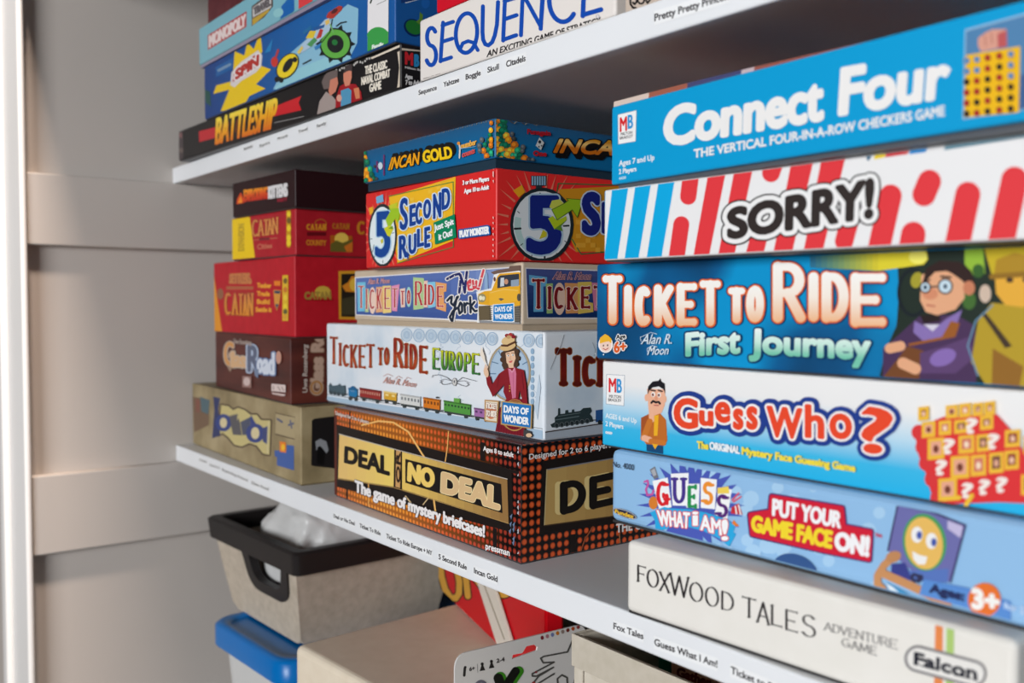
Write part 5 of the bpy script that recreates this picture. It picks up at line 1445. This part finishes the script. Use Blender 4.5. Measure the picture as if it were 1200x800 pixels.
g = Game('seq', 'white game box with large thin blue capitals on the top shelf', ink((238, 230, 223)), group=GU, bev=.0016)
a = g.a('title_lettering').z(480, 0, 8)
bq = (16, 76, 176)
a.serif('S', [(136, 242, 272, 630)], bq, 38, 38)
a.emit(a._strokes([[(290, 575), (314, 212)], [(308, 238), (408, 204)], [(302, 392), (400, 362)], [(292, 570), (390, 538)]], 36), bq)
a.ring(534, 310, 100, 186, 38, bq, 4).line([(470, 470), (500, 405), (550, 385), (600, 400), (640, 470)], 34, bq)
a.line([(688, 60), (684, 300), (690, 370), (710, 415), (740, 425), (775, 395), (800, 330), (820, 230), (830, 20)], 38, bq)
a.emit(a._strokes([[(878, 380), (895, -10)], [(890, 10), (1010, -25)], [(886, 182), (1004, 142)], [(880, 372), (1000, 330)]], 38), bq)
a.emit(a._strokes([[(1045, 330), (1062, -60)], [(1062, -60), (1225, 240)], [(1230, 270), (1260, -150)]], 38), bq)
a.z(620, 0, 8)
a.line([(110, 270), (125, 0), (135, -160)], 40, bq).line(arc(320, 0, 130, 205, 40, 310, 22), 44, bq)
a.emit(a._strokes([[(505, 150), (522, -190)], [(505, 140), (676, 90)], [(514, -30), (670, -80)], [(522, -190), (676, -245)]], 44), bq)
a.ring(645, 154, 14, 18, 3, (90, 110, 170))
a.done('blue capitals')
a = g.a('small_print')
a.z(0, 0, 1).text('AN EXCITING GAME OF STRATEGY', (570.6, 66.8), (704.5, 27.4), (704, 20), (571.8, 59.6), (30, 26, 28), .25)
a.t('ITEM NO. 8002', (496.5, 94.2), (516.5, 88), 2.4, (150, 140, 136), .05)
a.done()

Game('maroon', 'dark maroon game box on top of the pale teal box', cloud('maroon_print', [(84, 34, 40), (104, 48, 52)], 60, 0.5), group=GU)
Game('redtop', 'plain red game box lying on the white box with blue capitals', ink((214, 16, 40)), group=GU)
g = Game('beige', 'beige game box with thick black lettering, right of the white box on the top shelf', ink((206, 188, 172)), group=GU)
a = g.a('title_lettering').z(620, 0, 8)
a.line([(965, -40), (950, -5), (952, 40), (975, 72), (1000, 74)], 20, (26, 22, 24)).line([(1010, -60), (1010, 15), (990, 40), (975, 25)], 20, (26, 22, 24)).ring(1050, 0, 30, 34, 18, (26, 22, 24)).line([(1090, -20), (1110, 30), (1150, -20)], 18, (26, 22, 24)).line([(1170, -30), (1400, -110)], 14, (60, 54, 56))
a.done('thick black lettering')

# ------------------------------------------------------------------ things on the bottom shelf
ZB = -0.3285
fab = cloud('beige_canvas', [(186, 172, 154), (204, 190, 172)], 120, 0.85, bump=.25, bscale=1100)
blk_p = ink((34, 30, 30), 0.45)

# clear tub with a blue lid, carrying the canvas bin
tub = empty('storage_tub', (0.066, 0.012, ZB), R(3), 'pale plastic storage tub with a bright blue lid under the beige bin', 'storage tub')
bm = bmesh.new()
prof = rounded_poly([(0.006, 0.006), (0.159, 0.006), (0.159, 0.294), (0.006, 0.294)], 0.02)
prof2 = rounded_poly([(0.016, 0.016), (0.149, 0.016), (0.149, 0.284), (0.016, 0.284)], 0.02)
lo_ = [bm.verts.new((x, y, 0)) for x, y in prof2]
hi_ = [bm.verts.new((x, y, 0.128)) for x, y in prof]
for i in range(len(lo_)): bm.faces.new((lo_[i - 1], lo_[i], hi_[i], hi_[i - 1]))
bm.faces.new(list(reversed(lo_)))
o = link('tub_body', bm, ink((214, 214, 212), 0.3), tub)
sm = o.modifiers.new('wall', 'SOLIDIFY'); sm.thickness = 0.002


def slab(name, pts, z0, z1, mt, parent, bev=0.004, hole=None):
    bm = bmesh.new()
    vs = [bm.verts.new((x, y, z0)) for x, y in pts]
    f = bm.faces.new(vs)
    if f.normal.z > 0: f.normal_flip()
    r = bmesh.ops.extrude_face_region(bm, geom=[f])
    for v in r['geom']:
        if isinstance(v, bmesh.types.BMVert): v.co.z = z1
    bmesh.ops.recalc_face_normals(bm, faces=bm.faces)
    if bev:
        es = [e for e in bm.edges if abs(e.verts[0].co.z - e.verts[1].co.z) < 1e-6]
        bmesh.ops.bevel(bm, geom=es, offset=bev, segments=3, affect='EDGES')
    return link(name, bm, mt, parent, False)


blue_p = ink((0, 114, 192), 0.3)
lid = slab('tub_lid', rounded_poly([(-0.004, -0.004), (0.169, -0.004), (0.169, 0.304), (-0.004, 0.304)], 0.028, 8), 0.1285, 0.1460, blue_p, tub, 0.004)
bm = bmesh.new()
lp_ = []
for ins, z in ((-0.0045, 0.126), (-0.0045, 0.146), (-0.001, 0.1495), (0.007, 0.1495), (0.0085, 0.1462)):
    lp_.append([bm.verts.new((x, y, z)) for x, y in rounded_poly([(ins, ins), (0.165 - ins, ins), (0.165 - ins, 0.3 - ins), (ins, 0.3 - ins)], 0.026, 8)])
for a_, b_ in zip(lp_, lp_[1:]):
    for i in range(len(a_)): bm.faces.new((a_[i - 1], a_[i], b_[i], b_[i - 1]))
bmesh.ops.recalc_face_normals(bm, faces=bm.faces)
link('lid_rim', bm, blue_p, lid, True)

# canvas bin with black rim and handle
bn = empty('storage_bin', (0.017, 0.030, ZB + 0.1497), R(2.5), 'beige fabric bin with black plastic rim and handle at the far left', 'storage bin')
BW, BD, BH, TP, RB = 0.203, 0.198, 0.0973, 0.022, 0.020


def pt(s_, t_, face, off=0.0):
    """point on a tapered wall; s along, t up (0..1)"""
    k = TP * (1 - t_)
    z = BH * t_
    if face == 0: return Vector((k + s_ * (BW - 2 * k), k * .8 - off, z))
    if face == 1: return Vector((BW - k + off, k * .8 + s_ * (BD - 1.6 * k), z))
    if face == 2: return Vector((BW - k - s_ * (BW - 2 * k), BD - k * .8 + off, z))
    return Vector((k - off, BD - k * .8 - s_ * (BD - 1.6 * k), z))


hole = rounded_poly([(.46, .84), (.86, .84), (.83, .58), (.77, .52), (.55, .52), (.49, .58)], .05, 4)
frame = rounded_poly([(.36, .98), (.93, .98), (.91, .50), (.84, .40), (.48, .40), (.41, .50)], .06, 4)


def wall_with_hole(face, off):
    bm = bmesh.new()
    H = [bm.verts.new(pt(s_, t_, face, off)) for s_, t_ in hole]
    n = len(hole)
    cx, cy = .66, .68

    def edge_pt(a):
        dx, dy = math.cos(a), math.sin(a)
        k = min(((1 - cx) if dx > 0 else cx) / max(1e-6, abs(dx)), ((1 - cy) if dy > 0 else cy) / max(1e-6, abs(dy)))
        return (cx + dx * k, cy + dy * k)
    ang = [math.atan2(t_ - cy, s_ - cx) for s_, t_ in hole]
    O = [edge_pt(a) for a in ang]
    OV = [bm.verts.new(pt(*o_, face, off)) for o_ in O]
    for i in range(n):
        j = (i + 1) % n
        bm.faces.new((H[i], H[j], OV[j], OV[i]))
        c = None
        for cc in ((0, 0), (1, 0), (1, 1), (0, 1)):
            a = math.atan2(cc[1] - cy, cc[0] - cx)
            a0, a1 = ang[i], ang[j]
            d = lambda q, r_: (q - r_ + math.pi) % (2 * math.pi) - math.pi
            if d(a1, a0) < 0 and d(a, a0) <= 0 and d(a, a1) >= 0 and abs(d(a1, a0)) < 3: c = cc
            if d(a1, a0) > 0 and d(a, a0) >= 0 and d(a, a1) <= 0 and abs(d(a1, a0)) < 3: c = cc
        if c: bm.faces.new((OV[i], OV[j], bm.verts.new(pt(*c, face, off))))
    bmesh.ops.remove_doubles(bm, verts=bm.verts, dist=1e-5)
    return bm


bm = wall_with_hole(0, 0)
for fc in (1, 2, 3): bm.faces.new([bm.verts.new(pt(*q, fc)) for q in ((0, 0), (1, 0), (1, 1), (0, 1))])
bm.faces.new([bm.verts.new(pt(*q, 0)) for q in ((0, 0),)] + [bm.verts.new(pt(0, 0, f_)) for f_ in (1, 2, 3)])
bmesh.ops.remove_doubles(bm, verts=bm.verts, dist=1e-4)
bmesh.ops.recalc_face_normals(bm, faces=bm.faces)
body = link('bin_body', bm, fab, bn)
sm = body.modifiers.new('wall', 'SOLIDIFY'); sm.thickness = 0.003; sm.offset = -1
# rim: a band round the top
bm = bmesh.new()
loops = []
for off, z in ((0.004, BH - RB), (0.006, BH + .0005), (0.003, BH + .003), (-0.006, BH + .003), (-0.006, BH - RB * .8)):
    loops.append([bm.verts.new((x, y, z)) for x, y in rounded_poly([(-off, -off), (BW + off, -off), (BW + off, BD + off), (-off, BD + off)], 0.008, 4)])
for a_, b_ in zip(loops, loops[1:]):
    for i in range(len(a_)): bm.faces.new((a_[i - 1], a_[i], b_[i], b_[i - 1]))
bmesh.ops.recalc_face_normals(bm, faces=bm.faces)
link('rim', bm, blk_p, bn)
bm = bmesh.new()
for off0 in (0.0055,):
    A0 = [bm.verts.new(pt(s_, t_, 0, -0.004)) for s_, t_ in frame]; A1 = [bm.verts.new(pt(s_, t_, 0, 0.0055)) for s_, t_ in frame]
    B0 = [bm.verts.new(pt(s_, t_, 0, -0.004)) for s_, t_ in hole]; B1 = [bm.verts.new(pt(s_, t_, 0, 0.0055)) for s_, t_ in hole]
    n = len(frame)
    for i in range(n):
        bm.faces.new((A0[i - 1], A0[i], A1[i], A1[i - 1])); bm.faces.new((A1[i - 1], A1[i], B1[i], B1[i - 1])); bm.faces.new((B1[i - 1], B1[i], B0[i], B0[i - 1])); bm.faces.new((B0[i - 1], B0[i], A0[i], A0[i - 1]))
bmesh.ops.recalc_face_normals(bm, faces=bm.faces)
link('handle', bm, blk_p, bn)['label'] = 'black plastic handle frame'

# white bag stuffed in the bin
bm = bmesh.new()
bmesh.ops.create_icosphere(bm, subdivisions=5, radius=1)
from mathutils import noise
for v in bm.verts:
    p = v.co.copy()
    n_ = noise.noise(p * 1.7) * .16 + noise.noise(p * 4 + Vector((3, 1, 2))) * .06 + abs(noise.noise(p * 8)) * .035
    q = Vector([math.copysign(abs(c) ** .62, c) for c in p]) * (1 + n_)
    v.co = Vector((q.x * .060, q.y * .056, q.z * (.070 if q.z > 0 else .05)))
bag = link('plastic_bag', bm, ink((206, 205, 203), 0.35), None, True)
bag.location = (0.132, 0.112, ZB + 0.1497 + 0.062)
tag(bag, 'crumpled white plastic bag sitting in the black-rimmed bin', 'bag')

# cream box
cb = empty('storage_box', (0.302, -0.002, ZB), R(4), 'cream flat-topped storage box with rounded corners, beside the beige bin', 'storage box')
cbm = cloud('cream_board', [(238, 222, 198), (244, 229, 206)], 80, 0.6, bump=.05, bscale=900)
link('box_body', box_bm(0.002, 0.219, 0.002, 0.246, 0, 0.10, 0.004, 2), cbm, cb)
link('box_lid', box_bm(0, 0.221, 0, 0.248, 0.1004, 0.1925, 0.006, 4), cbm, cb)

# red card-game case with gold capitals standing on the cream box
cs = empty('game_case', (0.290, 0.172, ZB + 0.1925), R(-16.2), 'red rounded game case with gold capitals and white strap, standing on the cream box', 'card game case')
rp = ink((206, 8, 24), 0.4)


def upright(name, pts, y0, y1, mt, parent, bev=0.0):
    bm = bmesh.new()
    f = bm.faces.new([bm.verts.new((x, y0, z)) for x, z in pts])
    r = bmesh.ops.extrude_face_region(bm, geom=[f])
    for v in r['geom']:
        if isinstance(v, bmesh.types.BMVert): v.co.y = y1
    bmesh.ops.recalc_face_normals(bm, faces=bm.faces)
    if bev:
        es = [e for e in bm.edges if abs(e.verts[0].co.y - e.verts[1].co.y) < 1e-6]
        bmesh.ops.bevel(bm, geom=es, offset=bev, segments=2, affect='EDGES')
    return link(name, bm, mt, parent)


cl_ = rounded_poly([(-0.052, 0), (0.230, 0), (0.230, 0.108), (-0.052, 0.108)], 0.022, 8)
cf = upright('case_shell', cl_, 0.0, 0.016, rp, cs, 0.002)
mw = Matrix.Translation((0.290, 0.172, ZB + 0.1925)) @ Matrix.Rotation(R(-16.2), 4, 'Z')
fc = Face(Vector((-0.052, 0, 0)), Vector((1, 0, 0)), Vector((0, 0, 1)), Vector((0, -1, 0)), 0.282, 0.108, mw, 0.002)
a = Art(fc, 'title_lettering', cf).z(480, 650, 6)
gl_ = (216, 158, 54)
for w, c in ((78, (34, 12, 10)), (56, gl_)):
    a.lines([[(215, 40), (225, 150), (250, 240), (285, 298), (325, 305), (348, 270), (350, 190), (325, 60)], [(385, 60), (400, 200), (410, 290)], [(385, 60), (560, 290)], [(560, 290), (540, 90)]], w * .75, c)
    a.line(arc(660, 190, 62, 92, 0, 360, 24), w * .75, c)
a.done('gold capitals with dark edge')
st = [(0.045, 0.118), (0.0615, 0.118), (0.108, 0.002), (0.092, 0.002)]
u0 = [fc.px(x, y) for x, y in ((556, 676), (578, 685), (606, 757), (587, 757))]
u0 = [(u0[0][0] - 0.052, min(.115, u0[0][1] + .012)), (u0[1][0] - 0.052, min(.115, u0[1][1] + .012)), (u0[2][0] - 0.052, max(0.003, u0[2][1])), (u0[3][0] - 0.052, max(0.003, u0[3][1]))]
sp_ = upright('strap', u0, -0.0035, -0.0008, ink((222, 212, 198), 0.6), cs, 0.0008)
mid = [((u0[0][0] + u0[1][0]) / 2 - .0008, u0[0][1]), ((u0[0][0] + u0[1][0]) / 2 + .0008, u0[0][1]), ((u0[2][0] + u0[3][0]) / 2 + .0008, u0[2][1]), ((u0[2][0] + u0[3][0]) / 2 - .0008, u0[2][1])]
upright('seam', mid, -0.0046, -0.0036, ink((176, 164, 148), 0.6), sp_)

# black box in the shade behind
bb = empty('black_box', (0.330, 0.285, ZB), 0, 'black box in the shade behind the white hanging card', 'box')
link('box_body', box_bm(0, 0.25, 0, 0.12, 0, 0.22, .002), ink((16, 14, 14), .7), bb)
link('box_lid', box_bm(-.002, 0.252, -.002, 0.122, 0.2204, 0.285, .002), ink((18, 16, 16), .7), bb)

# white hanging card pack
XC = 0.554
cp = empty('card_game_pack', (XC, 0.0, ZB), 0, 'white hanging card pack with black icons and a drawn hand, right of the cream box', 'card game')
mw = Matrix.Translation((XC, 0.0, ZB))
D = 0.116
f0 = Face(Vector((0, -0.02, 0)), Vector((0, 1, 0)), Vector((0, 0, 1)), Vector((1, 0, 0)), 0.2, 0.28, mw, 0.0)
tl = f0.px(533, 772); tr_ = f0.px(687, 730)
Y0, Y1, ZT0, ZT1 = tl[0] - 0.02, tr_[0] - 0.02, f0.px(545, 764)[1], tr_[1]
hs = [f0.px(*q) for q in ((600, 772), (601, 767), (612, 765), (617, 757), (626, 755), (630, 758), (629, 762))]
bm = bmesh.new()
outl = rounded_poly([(Y0, 0.0), (Y1, 0.0), (Y1, ZT1), (Y0, ZT0 + (ZT0 - ZT1) * 0)], 0.010, 6)
hol = [(y - 0.02, z) for y, z in hs]
loops_ = [[Vector((y, z, 0)) for y, z in outl], [Vector((y, z, 0)) for y, z in hol]]
flat = [q for l_ in loops_ for q in l_]
vf = [bm.verts.new((0.0, q.x, q.y)) for q in flat]
vb = [bm.verts.new((-0.0012, q.x, q.y)) for q in flat]
for t_ in tessellate_polygon(loops_):
    bm.faces.new([vf[i] for i in t_]); bm.faces.new([vb[i] for i in reversed(t_)])
n0 = len(outl)
for rng in (range(n0), range(n0, len(flat))):
    rng = list(rng)
    for i in range(len(rng)):
        try: bm.faces.new((vf[rng[i - 1]], vf[rng[i]], vb[rng[i]], vb[rng[i - 1]]))
        except ValueError: pass
bmesh.ops.recalc_face_normals(bm, faces=bm.faces)
cardm = ink((226, 222, 218), 0.4)
card = link('backing_card', bm, cardm, cp)
link('blister', box_bm(0.0006, 0.030, Y0 + .012, Y1 - .012, 0.02, 0.19, .008, 4), ink((232, 230, 228), 0.15), cp)
fcd = Face(Vector((0, Y0, 0)), Vector((0, 1, 0)), Vector((0, 0, 1)), Vector((1, 0, 0)), Y1 - Y0, ZT1, mw, 0.0)
a = Art(fcd, 'icon_print', card).z(520, 720, 6.6667)
kk = (34, 30, 30)
a.line([(165, 415), (160, 475)], 20, kk).ell(168, 410, 10, 10, kk).line([(262, 385), (266, 450)], 4, (120, 116, 114))
for x, y in ((300, 425), (372, 405)): a.poly([(x - 20, y + 16), (x - 6, y - 30), (x + 8, y - 30), (x + 24, y + 8)], kk); a.ell(x, y - 40, 12, 13, kk)
a.text('6+', (200, 440), (242, 430), (240, 402), (200, 412), (70, 66, 66), 2).text('2-4', (412, 376), (474, 362), (472, 332), (412, 346), (70, 66, 66), 2)
a.done('small black player icons')
a = Art(fcd, 'flag_print', card).z(520, 720, 6.6667)
for i, c in enumerate(((130, 40, 50), (180, 120, 130), (120, 130, 180), (206, 120, 30), (150, 130, 120), (120, 40, 30), (190, 80, 30), (150, 60, 60))): x = 768 + i * 40; a.ell(x, 180 - i * 12, 13, 16, c)
a.done('row of small coloured flags')
a = Art(fcd, 'title_print', card).z(520, 720, 6.6667)
a.line([(440, 490), (490, 640)], 90, (60, 140, 30)).line([(585, 440), (450, 640)], 76, (60, 140, 30)).line([(425, 495), (480, 640)], 76, (18, 20, 16)).line([(560, 440), (430, 640)], 66, (18, 20, 16)).ring(290, 580, 46, 60, 24, (110, 106, 120))
a.done('black and green lettering')
a = Art(fcd, 'hand_illustration', card).z(520, 720, 6.6667)
gl = (84, 82, 78)
for ln in ([(1012, 180), (965, 290), (780, 325), (755, 340), (775, 375), (860, 370), (690, 460), (690, 478), (720, 480), (855, 410), (740, 480), (690, 540)], [(1095, 290), (1060, 320), (1040, 420), (1010, 560)], [(860, 460), (730, 540)], [(890, 560), (885, 500), (920, 470), (960, 490), (965, 560)]):
    a.line(ln, 13, gl)
a.ell(720, 448, 10, 8, (140, 40, 50)).ell(700, 530, 14, 8, (170, 50, 50))
a.done('outline drawing of a hand')

# open canvas bin at the right with packs in it
rb = empty('storage_bin', (0.612, 0.048, ZB), 0, 'open beige fabric bin under the shelf at the right, holding small packs', 'storage bin')
w_, d_, h_, t_ = 0.30, 0.27, 0.2785, 0.004
bm = bmesh.new()
for q in ((0, w_, 0, t_, 0, h_), (0, w_, d_ - t_, d_, 0, h_), (0, t_, t_, d_ - t_, 0, h_), (w_ - t_, w_, t_, d_ - t_, 0, h_), (t_, w_ - t_, t_, d_ - t_, 0, t_)):
    box_bm(*q, 0.0012, 2, bm)
link('bin_body', bm, cloud('beige_canvas_light', [(206, 196, 178), (218, 208, 192)], 120, 0.85, bump=.2, bscale=1100), rb)
bm = bmesh.new()
for q in ((-.001, w_ + .001, -.001, 0, h_ - .02, h_ + .0008), (-.001, 0, 0, d_, h_ - .02, h_ + .0008), (0.010, 0.0108, -.0018, -.001, 0.0, h_ - .02)):
    box_bm(*q, 0.0003, 1, bm)
link('trim_binding', bm, cloud('beige_binding', [(196, 186, 168), (206, 196, 180)], 120, 0.85), rb)


def pack(x0, x1, y0, y1, zt, mt, label, art=None):
    o = empty('card_game_pack', (x0, y0, ZB + 0.0045), 0, label, 'card game', 'packs in the right bin')
    hh = zt - ZB - 0.0045
    b_ = link('pack_body', box_bm(0, x1 - x0, 0, y1 - y0, 0, hh * .85, .001), mt, o)
    link('pack_flap', box_bm(0.0004, x1 - x0 - .0004, 0.0004, y1 - y0 - .0004, hh * .85 + .0002, hh, .003, 3), mt, o)
    return o, Face(Vector((0, 0.0004, hh * .85)), Vector((1, 0, 0)), Vector((0, 0, 1)), Vector((0, -1, 0)), x1 - x0, hh * .15, Matrix.Translation((x0, y0, ZB + 0.0045)), .0004)


pack(0.634, 0.647, 0.100, 0.175, -0.052, ink((8, 110, 84)), 'green pack standing at the left inside the open beige bin')
o, f_ = pack(0.650, 0.80, 0.095, 0.125, -0.050, ink((206, 156, 122)), 'tan pack with dark red script inside the open beige bin')
a = Art(f_, 'title_lettering', o).z(700, 680, 4.6154)
a.text('Gather', (430, 515), (610, 575), (615, 530), (435, 470), (120, 40, 30), 4)
a.done('dark red lettering')

# the type setter is a drafting aid only
bpy.data.objects.remove(_fo)
